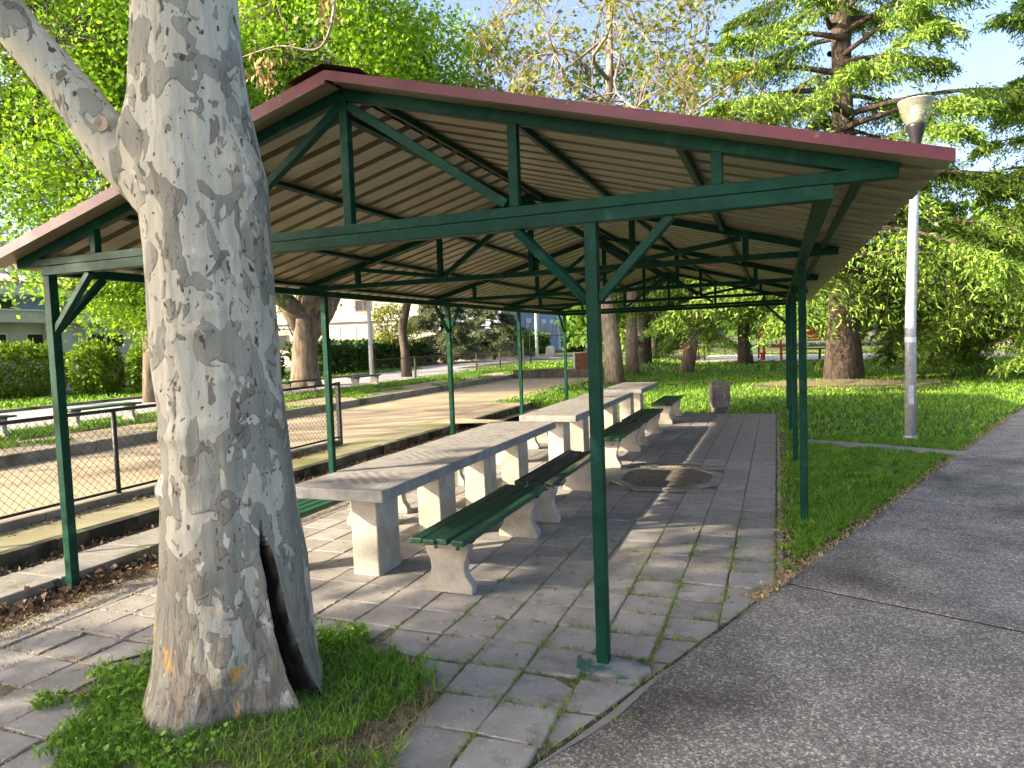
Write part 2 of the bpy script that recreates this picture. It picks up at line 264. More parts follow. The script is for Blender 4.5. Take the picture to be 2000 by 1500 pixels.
# ------------------------------------------------------------------ helpers
RNG = np.random.default_rng(7)
random.seed(11)
def put(o, parent=None):
    COL.objects.link(o)
    if parent is not None: o.parent = parent
    return o
def tag(o, label=None, cat=None, group=None, kind=None):
    if label: o['label'] = label
    if cat: o['category'] = cat
    if group: o['group'] = group
    if kind: o['kind'] = kind
    return o
def empty(name, loc=(0, 0, 0), rz=0.0, parent=None):
    o = bpy.data.objects.new(name, None); o.empty_display_size = 0.2
    o.location = loc; o.rotation_euler = (0, 0, rz); return put(o, parent)
class MB:
    def __init__(s): s.v = []; s.f = []; s.mi = []
    def add(s, vs, fs, mi=0):
        k = len(s.v); s.v += [tuple(v) for v in vs]; s.f += [tuple(i + k for i in f) for f in fs]; s.mi += [mi] * len(fs); return s
    def box(s, x0, x1, y0, y1, z0, z1, mi=0):
        return s.add([(x0, y0, z0), (x1, y0, z0), (x1, y1, z0), (x0, y1, z0), (x0, y0, z1), (x1, y0, z1), (x1, y1, z1), (x0, y1, z1)],
                     [(3, 2, 1, 0), (4, 5, 6, 7), (0, 1, 5, 4), (1, 2, 6, 5), (2, 3, 7, 6), (3, 0, 4, 7)], mi)
    def bar(s, a, b, w, h, up=(0, 0, 1), mi=0):
        a, b = Vector(a), Vector(b); d = (b - a).normalized(); u = Vector(up); sd = d.cross(u)
        if sd.length < 1e-4: sd = d.cross(Vector((0, 1, 0)))
        sd.normalize(); u = sd.cross(d); sd *= w / 2; u *= h / 2
        return s.add([a - sd - u, a + sd - u, a + sd + u, a - sd + u, b - sd - u, b + sd - u, b + sd + u, b - sd + u],
                     [(0, 1, 2, 3), (7, 6, 5, 4), (4, 5, 1, 0), (5, 6, 2, 1), (6, 7, 3, 2), (7, 4, 0, 3)], mi)
    def tube(s, pts, rad, n=8, mi=0, cap=True):
        pts = [Vector(p) for p in pts]; k = len(s.v); prev = None
        for i, p in enumerate(pts):
            d = (pts[min(i + 1, len(pts) - 1)] - pts[max(i - 1, 0)]).normalized()
            if prev is None:
                a = d.orthogonal().normalized()
            else:
                a = (prev - d * prev.dot(d))
                a = a.normalized() if a.length > 1e-5 else d.orthogonal().normalized()
            prev = a; b = d.cross(a); r = rad[i] if not isinstance(rad, (int, float)) else rad
            for j in range(n):
                t = 2 * math.pi * j / n; s.v.append(tuple(p + a * (r * math.cos(t)) + b * (r * math.sin(t))))
        for i in range(len(pts) - 1):
            for j in range(n):
                s.f.append((k + i * n + j, k + i * n + (j + 1) % n, k + (i + 1) * n + (j + 1) % n, k + (i + 1) * n + j)); s.mi.append(mi)
        if cap:
            s.f.append(tuple(k + j for j in reversed(range(n)))); s.mi.append(mi)
            e = k + (len(pts) - 1) * n; s.f.append(tuple(e + j for j in range(n))); s.mi.append(mi)
        return s
    def lathe(s, prof, n=20, c=(0, 0), mi=0):
        k = len(s.v)
        for r, z in prof:
            for j in range(n):
                t = 2 * math.pi * j / n; s.v.append((c[0] + r * math.cos(t), c[1] + r * math.sin(t), z))
        for i in range(len(prof) - 1):
            for j in range(n):
                s.f.append((k + i * n + j, k + i * n + (j + 1) % n, k + (i + 1) * n + (j + 1) % n, k + (i + 1) * n + j)); s.mi.append(mi)
        return s
    def prism(s, poly, y0, y1, mi=0):          # polygon in x,z extruded along y
        n = len(poly); vs = [(x, y0, z) for x, z in poly] + [(x, y1, z) for x, z in poly]
        fs = [tuple(range(n)), tuple(reversed(range(n, 2 * n)))] + [(i, i + n, (i + 1) % n + n, (i + 1) % n) for i in range(n)]
        return s.add(vs, fs, mi)
    def mesh(s, name, mats, smooth=False):
        me = bpy.data.meshes.new(name); me.from_pydata(s.v, [], s.f)
        for m in (mats if isinstance(mats, (list, tuple)) else [mats]): me.materials.append(m)
        if any(s.mi): me.polygons.foreach_set('material_index', s.mi)
        if smooth: me.polygons.foreach_set('use_smooth', [True] * len(s.f))
        me.update(); return me
    def build(s, name, mats, parent=None, smooth=False, bevel=0.0):
        o = put(bpy.data.objects.new(name, s.mesh(name, mats, smooth)), parent)
        if bevel > 0:
            b = o.modifiers.new('bevel', 'BEVEL'); b.width = bevel; b.segments = 2; b.limit_method = 'ANGLE'
        return o
def np_obj(name, V, F, m, parent=None, smooth=False):
    me = bpy.data.meshes.new(name); V = np.asarray(V, np.float32); F = np.asarray(F, np.int32)
    k = F.shape[1]; me.vertices.add(len(V)); me.vertices.foreach_set('co', V.ravel())
    me.loops.add(F.size); me.loops.foreach_set('vertex_index', F.ravel())
    me.polygons.add(len(F)); me.polygons.foreach_set('loop_start', np.arange(0, F.size, k, dtype=np.int32))
    try: me.polygons.foreach_set('loop_total', np.full(len(F), k, np.int32))
    except Exception: pass
    if smooth: me.polygons.foreach_set('use_smooth', np.ones(len(F), bool))
    me.materials.append(m); me.update(calc_edges=True); me.validate()
    return put(bpy.data.objects.new(name, me), parent)
def unit(a): return a / np.maximum(np.linalg.norm(a, axis=-1, keepdims=True), 1e-9)
def leaves(P, size, aspect=0.6, up=0.35, rng=RNG, D=None, fold=0.12, vary=0.5):
    """one folded diamond per point; D gives the direction each leaf points to"""
    n = len(P); P = np.asarray(P, float)
    d = unit(rng.normal(size=(n, 3))) if D is None else unit(np.asarray(D, float))
    nn = unit(rng.normal(size=(n, 3)) + np.array([0, 0, up * 3])); sd = unit(np.cross(d, nn)); nn = np.cross(sd, d)
    ln = size * (1 + vary * (rng.random((n, 1)) * 2 - 1)); w = ln * aspect
    a = P; c = P + d * ln; m = P + d * ln * 0.45
    b = m + sd * w * 0.5 + nn * ln * fold; e = m - sd * w * 0.5 + nn * ln * fold
    V = np.stack([a, b, c, e], 1).reshape(-1, 3); F = np.arange(4 * n).reshape(n, 4); return V, F
def needles(P, D, size, w, rng=RNG):
    n = len(P); d = unit(np.asarray(D, float)); sd = unit(np.cross(d, unit(rng.normal(size=(n, 3)) + np.array([0, 0, 1.2])))); ln = size * (0.6 + 0.8 * rng.random((n, 1)))
    V = np.stack([P - sd * w * 0.5, P + sd * w * 0.5, P + d * ln], 1).reshape(-1, 3); return V, np.arange(3 * n).reshape(n, 3)
def blades(P, h, w, rng=RNG, lean=0.5):
    n = len(P); P = np.asarray(P, float); a = rng.random(n) * 2 * np.pi; sd = np.stack([np.cos(a), np.sin(a), 0 * a], 1)
    b = rng.random(n) * 2 * np.pi; hh = (h * (0.55 + 0.7 * rng.random(n)))[:, None]
    ln = np.stack([np.cos(b), np.sin(b), 0 * b], 1) * hh * lean * rng.random((n, 1)) * 1.6
    up = np.array([0, 0, 1.0]); ww = (w if np.isscalar(w) else np.asarray(w)[:, None]) * (0.7 + 0.6 * rng.random((n, 1)))
    v0 = P - sd * ww / 2; v1 = P + sd * ww / 2; v2 = P + ln * 0.35 + up * hh * 0.6 + sd * ww * 0.42; v3 = P + ln * 0.35 + up * hh * 0.6 - sd * ww * 0.42; v4 = P + ln + up * hh
    V = np.stack([v0, v1, v2, v3, v4], 1).reshape(-1, 3); k = np.arange(n)[:, None] * 5
    T = np.concatenate([k + np.array([[0, 1, 2]]), k + np.array([[0, 2, 3]]), k + np.array([[3, 2, 4]])], 0); return V, T
def sheet(name, pts, z, m, parent=None, nseg=1):
    o = MB().add([(x, y, z) for x, y in pts], [tuple(range(len(pts)))]).build(name, m, parent); return o
def fn(x, y, s=1.0, z=0.0): return noise.noise(Vector((x * s, y * s, z)))
def inpoly(P, poly):
    x, y = P[:, 0], P[:, 1]; ins = np.zeros(len(P), bool); j = len(poly) - 1
    for i in range(len(poly)):
        xi, yi = poly[i]; xj, yj = poly[j]
        c = ((yi > y) != (yj > y)) & (x < (xj - xi) * (y - yi) / (yj - yi + 1e-12) + xi); ins ^= c; j = i
    return ins
# ------------------------------------------------------------------ layout constants (metres; shelter centre line x = 0, front truss y = 0)
E0 = np.array([1.389, -0.977]); ED = np.array([0.3643, 0.9313]); EN = np.array([0.9313, -0.3643])   # path edge line, its direction, its right side
def edge_side(x, y): return (x - E0[0]) * EN[0] + (y - E0[1]) * EN[1]
PIT = [(-0.62, -1.62), (-1.03, -1.15), (-1.0, -0.75), (-0.85, -0.36), (-0.31, -0.10), (0.21, -0.12), (0.58, -0.42), (0.66, -0.9), (0.68, -1.25), (0.4, -1.6)]
ZL = 0.22                                                            # the ground left of the low wall lies this high
BAY = 3.269; WX = 2.567; HB = 2.35; ZT = 2.419; ZC = 2.4735; CE = 2.865; DW = 1.045

# ------------------------------------------------------------------ ground
def ground_z(x, y):
    t = min(1, max(0, (y - 13.0) / 3)); x0 = -3.52 * (1 - t) + -2.6 * t; x1 = -3.60 * (1 - t) + -4.4 * t
    k = min(1, max(0, (x0 - x) / (x0 - x1))); k = k * k * (3 - 2 * k)
    z = ZL * k - 0.035
    dm = math.hypot((x - 4.3) / 3.6, (y - 20.6) / 2.6); z += 0.17 * max(0, 1 - dm * dm) if dm < 1 else 0
    if x > 2.3 and edge_side(x, y) < -0.1 and y < 40: z += 0.018 + 0.02 * fn(x, y, 0.7)
    elif y > 12.7 and edge_side(x, y) < -0.1 and y < 60: z += 0.012 + 0.02 * fn(x, y, 0.5)
    return z
xs = sorted(set([-400, -250, -150, -100, -75, -60, -50] + [round(v, 2) for v in np.arange(-44, -4.5, 1.5)] + [-4.4, -4, -3.62, -3.6, -3.52, -3.5, -3.0, -2.6]
                + [round(v, 2) for v in np.arange(-2.2, 12, 0.4)] + [round(v, 1) for v in np.arange(12.5, 40, 2.0)] + [50, 70, 100, 160, 260, 400]))
ys = sorted(set([-300, -150, -80, -40, -25] + [round(v, 2) for v in np.arange(-16, 0, 2.0)] + [round(v, 2) for v in np.arange(0, 30, 0.45)] + [round(v, 1) for v in np.arange(31, 70, 2.0)] + [75, 85, 100, 130, 180, 260, 400]))
gv = [(x, y, ground_z(x, y)) for y in ys for x in xs]; nx = len(xs)
gf = [(j * nx + i, j * nx + i + 1, (j + 1) * nx + i + 1, (j + 1) * nx + i) for j in range(len(ys) - 1) for i in range(nx - 1)]
g = np_obj('ground', gv, gf, M['grass_floor'], smooth=True); tag(g, 'grassy park ground under everything', kind='structure')

# ------------------------------------------------------------------ path of exposed-aggregate slabs
path = sheet('path', [tuple(E0 + ED * -9 + EN * -0.03), tuple(E0 + ED * -9 + EN * 4.1), tuple(E0 + ED * 70 + EN * 4.1), tuple(E0 + ED * 70 + EN * -0.03)], -0.005, M['joint'])
tag(path, 'grey exposed aggregate concrete path running up the right side', kind='structure')
joints = [-9.2, -6.1, -3.0] + [2.72 + 3.12 * k for k in range(21)]
joints.insert(3, -0.15)
for a, b in zip(joints[:-1], joints[1:]):
    mb = MB(); g_ = 0.019
    n = max(2, int((b - a) / 0.16)); L0, R0 = [], []
    for i in range(n + 1):
        t = a + g_ + (b - a - 2 * g_) * i / n
        off = 0.018 * fn(t, 3.3, 2.3) + 0.012 * fn(t, 9.1, 7.0)
        q = E0 + ED * t + EN * off; q2 = E0 + ED * (t - 0.22 * 0) + EN * 4.0
        L0.append((q[0], q[1])); R0.append((q2[0], q2[1]))
    ring = L0 + R0[::-1]; k = len(ring)
    mb.add([(x, y, 0.0) for x, y in ring] + [(x, y, -0.05) for x, y in ring], [tuple(reversed(range(k)))] + [(i, (i + 1) % k, (i + 1) % k + k, i + k) for i in range(k)])
    mb.build('slab', M['path'], path)
    mb = MB(); ring2 = [(x + ED[0] * 0, y) for x, y in L0] + [(x + EN[0] * max(0.004, 0.018 + 0.06 * fn(x, y, 1.7)), y + EN[1] * max(0.004, 0.018 + 0.06 * fn(x, y, 1.7))) for x, y in L0[::-1]]
    k = len(ring2); mb.add([(x, y, 0.003) for x, y in ring2], [tuple(reversed(range(k)))])
    o = mb.build('smooth_edge', M['edge'], path)

# ------------------------------------------------------------------ paving of square tiles
PT = 0.315
pav = sheet('paving', [(-2.42, -3.6), (0.4, -3.6), tuple(E0 + ED * 0.0), tuple(E0 + ED * 2.55), (2.33, 1.55), (2.33, 12.55), (-2.42, 12.55)], -0.010, M['bed'])
tag(pav, 'grey square tile paving with mossy joints under the shelter', kind='structure')
def clip(poly, f):
    out = []
    for i in range(len(poly)):
        a, b = poly[i], poly[(i + 1) % len(poly)]; fa, fb = f(*a), f(*b)
        if fa <= 0: out.append(a)
        if (fa < 0) != (fb < 0) and abs(fa - fb) > 1e-9:
            t = fa / (fa - fb); out.append((a[0] + (b[0] - a[0]) * t, a[1] + (b[1] - a[1]) * t))
    return out
def tile_mb(poly, mb=None, z=0.0, tx=0.0, ty=0.0):
    mb = mb or MB(); cx = sum(p[0] for p in poly) / len(poly); cy = sum(p[1] for p in poly) / len(poly); n = len(poly)
    ins = []
    for x, y in poly:
        d = math.hypot(x - cx, y - cy) or 1; ins.append((x + (cx - x) * 0.009 / d, y + (cy - y) * 0.009 / d))
    zz = lambda x, y: z + tx * (x - cx) + ty * (y - cy)
    vs = [(x, y, -0.04 + zz(x, y)) for x, y in poly] + [(x, y, -0.006 + zz(x, y)) for x, y in poly] + [(x, y, zz(x, y)) for x, y in ins]
    fs = [(i, (i + 1) % n, (i + 1) % n + n, i + n) for i in range(n)] + [(i + n, (i + 1) % n + n, (i + 1) % n + 2 * n, i + 2 * n) for i in range(n)] + [tuple(range(2 * n, 3 * n))]
    return mb.add(vs, fs)
tiles = []
OCT = [(0.50 + 1.10 * 0.5 + 0.66 * math.cos(math.pi / 8 + k * math.pi / 4), 5.13 + 0.80 * math.sin(math.pi / 8 + k * math.pi / 4)) for k in range(8)]
OCTN = np.array(OCT)
for j in range(-10, 40):
    for i in range(-11, 5):
        x0 = 1.06 + PT * i - (0.09 if j < 11 and i >= 1 and False else 0); y0 = 0.125 + PT * j
        if x0 < -2.40 - 0.05 or x0 + PT > 2.36: continue
        cx, cy = x0 + PT / 2, y0 + PT / 2
        if cy > 12.5 or cy < -2.9: continue
        if inpoly(np.array([[cx, cy]]), PIT)[0]: continue
        if inpoly(np.array([[cx, cy]]), [tuple(p) for p in (OCTN - OCTN.mean(0)) * 1.12 + OCTN.mean(0)])[0]: continue
        loose = 0.5 + (1.6 if cy < 0.4 else 0) + (0.9 if cx > 1.4 and cy < 3 else 0)
        gap = 0.0025 + 0.003 * loose * random.random()
        jt = lambda: random.uniform(-0.0035, 0.0035) * loose
        poly = [(x0 + gap + jt(), y0 + gap + jt()), (x0 + PT - gap + jt(), y0 + gap + jt()), (x0 + PT - gap + jt(), y0 + PT - gap + jt()), (x0 + gap + jt(), y0 + PT - gap + jt())]
        poly = clip(poly, lambda x, y: edge_side(x, y) + 0.022)
        if len(poly) < 3: continue
        area = 0.5 * abs(sum(poly[k][0] * poly[(k + 1) % len(poly)][1] - poly[(k + 1) % len(poly)][0] * poly[k][1] for k in range(len(poly))))
        if area < 0.006: continue
        v = Vector((cx, cy, 0)) - CAM; c = camo.matrix_world.to_3x3().transposed() @ v
        seen = c.z < -0.3 and abs(c.x / c.z) < 0.80 and abs(c.y / c.z) < 0.62
        tiles.append((v.length + (0 if seen else 1000), poly, loose))
tiles.sort(key=lambda t: t[0])
far = MB()
for k, (d, poly, loose) in enumerate(tiles):
    z = random.uniform(-0.004, 0.003) * loose; tx = random.uniform(-0.012, 0.012) * loose; ty = random.uniform(-0.012, 0.012) * loose
    if k < 300: tile_mb(poly, None, z, tx, ty).build('tile', M['tile'], pav)
    else: tile_mb(poly, far, z * 0.6, tx * 0.6, ty * 0.6)
o = far.build('tile_field', M['tile'], pav); o['kind'] = 'stuff'
# edging strip on the lawn side of the paving
for k in range(11):
    MB().box(2.335, 2.375, 1.75 + k * 0.985, 1.75 + k * 0.985 + 0.975, -0.06, 0.004 + 0.004 * random.random()).build('edging', M['kerb'], pav, bevel=0.004)
# octagonal dirt pit in the paving
oc = MB(); inn = [(1.05 + (x - 1.05) * 0.88, 5.13 + (y - 5.13) * 0.88) for x, y in OCT]; out_ = [(1.05 + (x - 1.05) * 1.06, 5.13 + (y - 5.13) * 1.06) for x, y in OCT]
for k in range(8):
    a, b, c, d = out_[k], out_[(k + 1) % 8], inn[(k + 1) % 8], inn[k]
    MB().add([(*a, 0.006), (*b, 0.006), (*c, 0.008), (*d, 0.008), (*a, -0.05), (*b, -0.05), (*c, -0.05), (*d, -0.05)], [(0, 1, 2, 3), (4, 5, 1, 0), (3, 2, 6, 7), (1, 5, 6, 2), (0, 3, 7, 4)]).build('pit_kerb', M['slabc'], pav)
M['pitsoil'] = mat('grey_pit_soil', (0.10, 0.085, 0.068), (0.17, 0.148, 0.12), 9, 0.95, 0.5, 70)
sheet('pit_soil', inn, -0.003, M['pitsoil'], pav)

# concrete footing at the middle post
fo = MB(); ring = []
for k in range(14):
    a = 2 * math.pi * k / 14; rx = 0.20 + 0.03 * math.sin(3 * a + 1); ry = 0.135 + 0.03 * math.cos(2 * a); ring.append((1.49 + rx * math.cos(a), -0.02 + ry * math.sin(a)))
ring = clip(ring, lambda x, y: edge_side(x, y) + 0.015)
kk = len(ring)
fo.add([(x, y, -0.03) for x, y in ring] + [(x, y, 0.010) for x, y in ring] + [(1.46, 0.0, 0.022)], [(i, (i + 1) % kk, (i + 1) % kk + kk, i + kk) for i in range(kk)] + [(i + kk, (i + 1) % kk + kk, 2 * kk) for i in range(kk)])
M['footing'] = mat('paint_splashed_mortar', (0.20, 0.19, 0.17), (0.28, 0.265, 0.24), 10, 0.95, 0.4, 60, c3=(0.035, 0.10, 0.09), s3=6, w3=(0.46, 0.56))
fo.build('post_footing', M['footing'], pav)

# ------------------------------------------------------------------ left side: slabs, low wall, terrace, court
low = empty('slab_kerb', (-2.95, 0, 0)); tag(low, kind='structure'); low['label'] = 'low grey slab step beside the leaf litter'
for k in range(16):
    y0 = -3.2 + k * 0.80
    MB().box(-0.25 + random.uniform(-.006, .006), 0.25 + random.uniform(-.008, .008), y0 + 0.006, y0 + 0.794, -0.1, 0.108 + random.uniform(-.006, .004)).build('slab', M['slabc'], low, bevel=0.008)
lit = sheet('litter_bed', [(-2.72, -3.4), (-2.38, -3.4), (-2.38, 12.6), (-2.72, 12.6)], -0.006, M['soil']); tag(lit, 'brown soil strip below the slab step', kind='structure')
lit2 = sheet('litter_gutter', [(-3.60, -3.4), (-3.15, -3.4), (-3.15, 12.6), (-3.60, 12.6)], 0.075, M['soil']); tag(lit2, 'brown soil gutter at the wall foot', kind='structure')
def low_wall(y0, y1, label):
    w = empty('low_wall', (-3.43, y0, 0)); tag(w, label, 'wall', 'low walls along the sand court')
    y = 0.0
    while y < y1 - y0 - 0.05:
        ln = min(0.5 * random.choice([1, 1, 1, 0.6]), y1 - y0 - y)
        MB().box(-0.09 + random.uniform(-.006, .006), 0.03 + random.uniform(-.012, .008), y + 0.003, y + ln - 0.003, 0.0, ZL - 0.004 + random.uniform(-.004, .003)).build('block', M['wall'], w, bevel=0.006)
        y += ln
low_wall(-3.4, 8.55, 'long low dark concrete wall behind the left shelter posts')
low_wall(9.3, 12.95, 'short low dark concrete wall past the gap, toward the far trees')
ter = sheet('terrace', [(-4.16, -3.4), (-3.50, -3.4), (-3.50, 8.55), (-4.16, 8.55)], ZL, M['terrace']); tag(ter, 'mossy yellowish concrete terrace strip along the wall', kind='structure')
cg = sheet('court_gap', [(-4.16, 8.55), (-3.5, 8.55), (-2.9, 8.7), (-2.75, 9.2), (-3.5, 9.3), (-3.5, 12.95), (-4.16, 12.95)], ZL - 0.008, M['sand']); tag(cg, 'sandy opening between the two low walls', kind='structure')
court = sheet('court', [(-8.0, -6), (-4.16, -6), (-4.16, 23.5), (-8.0, 23.5)], ZL - 0.003, M['sand']); tag(court, 'sandy yellow bowling court left of the shelter', kind='structure')
ck = empty('court_kerb', (-8.08, 0, 0)); tag(ck, 'long low concrete kerb on the far side of the court', kind='structure')
for k in range(20):
    MB().box(-0.08, 0.08, -6 + k * 1.5 + 0.005, -6 + (k + 1) * 1.5 - 0.005, ZL - 0.1, ZL + 0.17 + random.uniform(-.008, .008)).build('kerb_stone', M['kerb'], ck, bevel=0.01)
strip = sheet('sandy_strip', [(-11.0, -6), (-8.16, -6), (-8.16, 30), (-11.0, 30)], ZL + 0.004, M['sand']); tag(strip, 'sandy strip with patches of grass beyond the court', kind='structure')
ck2 = empty('verge_kerb', (-12.75, 0, 0)); tag(ck2, 'low kerb along the footpath verge', kind='structure')
for k in range(18):
    MB().box(-0.07, 0.07, -2 + k * 1.6 + 0.005, -2 + (k + 1) * 1.6 - 0.005, ZL - 0.1, ZL + 0.06).build('kerb_stone', M['kerb'], ck2)
fp = sheet('footpath', [(-18.6, -20), (-12.85, -20), (-12.85, 33), (-16.5, 36), (-17.0, 60), (-24, 60), (-20.5, 34)], ZL + 0.012, M['asph']); tag(fp, 'pale asphalt footpath behind the park benches', kind='structure')
fk = empty('footpath_kerb', (-18.7, 0, 0)); tag(fk, 'low dark kerb on the hedge side of the footpath', kind='structure')
for k in range(20):
    MB().box(-0.08, 0.08, -10 + k * 2.0 + 0.006, -10 + (k + 1) * 2.0 - 0.006, ZL - 0.1, ZL + 0.10).build('kerb_stone', M['kerb'], fk)
pgr = sheet('playground_gravel', [(-14, 45), (-3, 43), (8, 41), (30, 40), (34, 47), (8, 52), (-3, 58), (-14, 62)], 0.0, M['gravel']); tag(pgr, 'pale gravel playground beyond the lawn', kind='structure')
far_path = sheet('far_path', [(-30, 60.5), (-12, 50), (-12, 53), (-30, 66)], ZL + 0.02, M['asph']); tag(far_path, 'pale far path in front of the blue building', kind='structure')
sp = empty('slab_strip', (2.7, 8.42, 0), math.atan2(-0.9, 1.8)); tag(sp, 'narrow concrete strip crossing the lawn to the path', kind='structure')
for k in range(5):
    MB().box(k * 0.46 + 0.005, k * 0.46 + 0.455, -0.16, 0.16, -0.05, 0.018 + random.uniform(-.005, .005)).build('slab', M['slabc'], sp, bevel=0.006)
# brown earth mound apron at the cedar
me_ = MB(); ring = [(4.3 + 2.6 * math.cos(a) * (1 + .12 * math.sin(3 * a)), 20.3 + 1.5 * math.sin(a) * (1 + .15 * math.cos(2 * a))) for a in np.linspace(0, 2 * math.pi, 28, endpoint=False)]
vs = [(4.3, 20.6, ground_z(4.3, 20.6) + 0.012)]
for f_ in (0.33, 0.66, 1.0):
    vs += [(4.3 + (x - 4.3) * f_, 20.6 + (y - 20.6) * f_, ground_z(4.3 + (x - 4.3) * f_, 20.6 + (y - 20.6) * f_) + 0.016) for x, y in ring]
fs = [(0, 1 + i, 1 + (i + 1) % 28) for i in range(28)]
for r_ in range(2):
    fs += [(1 + r_ * 28 + i, 1 + (r_ + 1) * 28 + i, 1 + (r_ + 1) * 28 + (i + 1) % 28, 1 + r_ * 28 + (i + 1) % 28) for i in range(28)]
o = me_.add(vs, fs).build('earth_mound', M['soil'], smooth=True); tag(o, 'bare brown earth mound around the cedar trunk', kind='structure')

# ------------------------------------------------------------------ the shelter
sh = empty('park_shelter', (0, 0, 0)); tag(sh, 'long open shelter with green steel frame and red corrugated gable roof', 'shelter')
PW = 0.066; GR = M['green']; BV = 0.005
def post(x, y, z1=HB):
    b = MB().box(x - PW / 2, x + PW / 2, y - PW / 2, y + PW / 2, -0.05, z1).build('post', GR, sh, bevel=BV); return b
def part_bar(name, a, b, w, h, parent, up=(0, 0, 1)):
    return MB().bar(a, b, w, h, up).build(name, GR, parent, bevel=0.004)
for k in range(5): post(-WX, k * BAY)
for k in range(1, 5): post(WX, k * BAY)
post(1.4576, 0.0)
BH = ZT - HB - 0.003
zb = (HB + ZT) / 2 - 0.001
for s_ in (-1, 1):                                                 # long beams on the post rows
    part_bar('long_beam', (s_ * WX, 0.036, zb), (s_ * WX, 4 * BAY + 0.03, zb), PW + 0.004, BH, sh)
part_bar('cross_beam', (-WX - 0.034, 0, zb), (WX + 0.034, 0, zb), PW + 0.002, BH, sh)
part_bar('cross_beam', (-WX - 0.034, 4 * BAY + 0.066, zb), (WX + 0.034, 4 * BAY + 0.066, zb), PW, BH, sh)
SL = 0.272; RB = 3.196                                             # rafter underside = RB - SL*|x|
for k in range(5):
    y = k * BAY; tr = empty('truss', (0, y, 0), 0, sh); w = 0.058
    part_bar('chord', (-CE, 0, (ZT + ZC) / 2), (CE, 0, (ZT + ZC) / 2), w + 0.004, ZC - ZT, tr)
    for s_ in (-1, 1):
        part_bar('rafter', (s_ * 0.002, 0, RB + 0.031), (s_ * (CE + 0.0), 0, RB + 0.031 - SL * CE), w, 0.062, tr)
        for m_ in (1, 2):
            x = s_ * DW * m_; part_bar('web_post', (x, 0, ZC), (x, 0, RB - SL * abs(x) + 0.004), w - 0.004, w - 0.006, tr, up=(0, 1, 0))
        part_bar('diagonal', (s_ * 0.03, 0, RB - 0.035), (s_ * (DW - 0.05), 0, ZC + 0.02), w - 0.008, 0.05, tr, up=(0, 1, 0))
        if k in (1, 2, 3, 4):
            part_bar('diagonal', (s_ * (DW + 0.03), 0, ZC + 0.02), (s_ * (2 * DW - 0.04), 0, RB - SL * 2 * DW - 0.0), w - 0.012, 0.04, tr, up=(0, 1, 0)) if k % 2 else None
    part_bar('king_post', (0, 0, ZC), (0, 0, RB), w - 0.004, w - 0.004, tr, up=(0, 1, 0))
for s_ in (-1, 1):
    for x in (0.16, 1.02, 1.90, 2.74):
        part_bar('purlin', (s_ * x, -0.03 + 0.065, RB + 0.040 - SL * x), (s_ * x, 4 * BAY + 0.12, RB + 0.040 - SL * x), 0.045, 0.036, sh, up=(s_ * SL, 0, 1))
def brace(a, b): part_bar('knee_brace', a, b, 0.046, 0.046, sh, up=(0.3, 1, 0.2))
for x, dx in ((-WX, 1), (1.4576, -1), (1.4576, 1)):
    brace((x + dx * 0.03, 0, 1.955), (x + dx * 0.41, 0, HB))
for yk in (0, 2, 4):
    for dy in (-1, 1):
        if yk == 0 and dy < 0: continue
        if yk == 4 and dy > 0: continue
        MB().bar((-WX, yk * BAY + dy * 0.03, 1.955), (-WX, yk * BAY + dy * 0.43, HB), 0.046, 0.046, (1, 0.2, 0)).build('knee_brace', GR, sh, bevel=0.004)
brace((WX - 0.03, 4 * BAY + 0.05, 1.955), (WX - 0.42, 4 * BAY + 0.05, HB))
# corrugated roofing: separate sheets, ribs running from ridge to eave
RY0, RY1, RXE = -0.175, 4 * BAY + 0.28, 3.035; PITCH = 0.25; RIB = 0.046
def rib_profile(y):
    u = ((y - RY0) % PITCH) / PITCH
    if u < 0.68: return 0.0
    if u < 0.71: return RIB * (u - 0.68) / 0.03
    if u < 0.97: return RIB
    return RIB * (1 - (u - 0.97) / 0.03)
kn = [0.0, 0.32, 0.34, 0.68, 0.71, 0.97, 1.0]
nsheet = 13; per = 4
for s_ in (-1, 1):
    for i in range(nsheet + 1):
        y0 = RY0 + i * per * PITCH; y1 = min(RY1, y0 + per * PITCH + 0.002)
        if y1 - y0 < 0.05: continue
        yy = []
        for r_ in range(per):
            for u in kn[:-1]:
                v = y0 + (r_ + u) * PITCH
                if v < y1: yy.append(v)
        yy.append(y1)
        mb = MB(); nseg = 4; n = len(yy)
        sag = random.uniform(-0.003, 0.003)
        def zz(x, y, top): return RB + 0.0655 - SL * x + rib_profile(y + 1e-6) + (0.0022 if top else 0.0) + (0.004 if 0.32 * PITCH < ((y - RY0) % PITCH) < 0.345 * PITCH else 0) + sag * math.sin(math.pi * x / RXE)
        for top in (0, 1):
            xe = [0.015 + (RXE + random.uniform(-0.006, 0.006) - 0.015) * j / nseg for j in range(nseg + 1)]
            vs = [(s_ * x, y, zz(x, y, top)) for x in xe for y in yy]
            fs = [(a * n + b, a * n + b + 1, (a + 1) * n + b + 1, (a + 1) * n + b) for a in range(nseg) for b in range(n - 1)]
            if (top == 1) == (s_ < 0): fs = [tuple(f) for f in fs]
            else: fs = [tuple(reversed(f)) for f in fs]
            mb.add(vs, fs, 1 if top else 0)
        mb.build('roof_sheet', [M['under'], M['red']], sh)
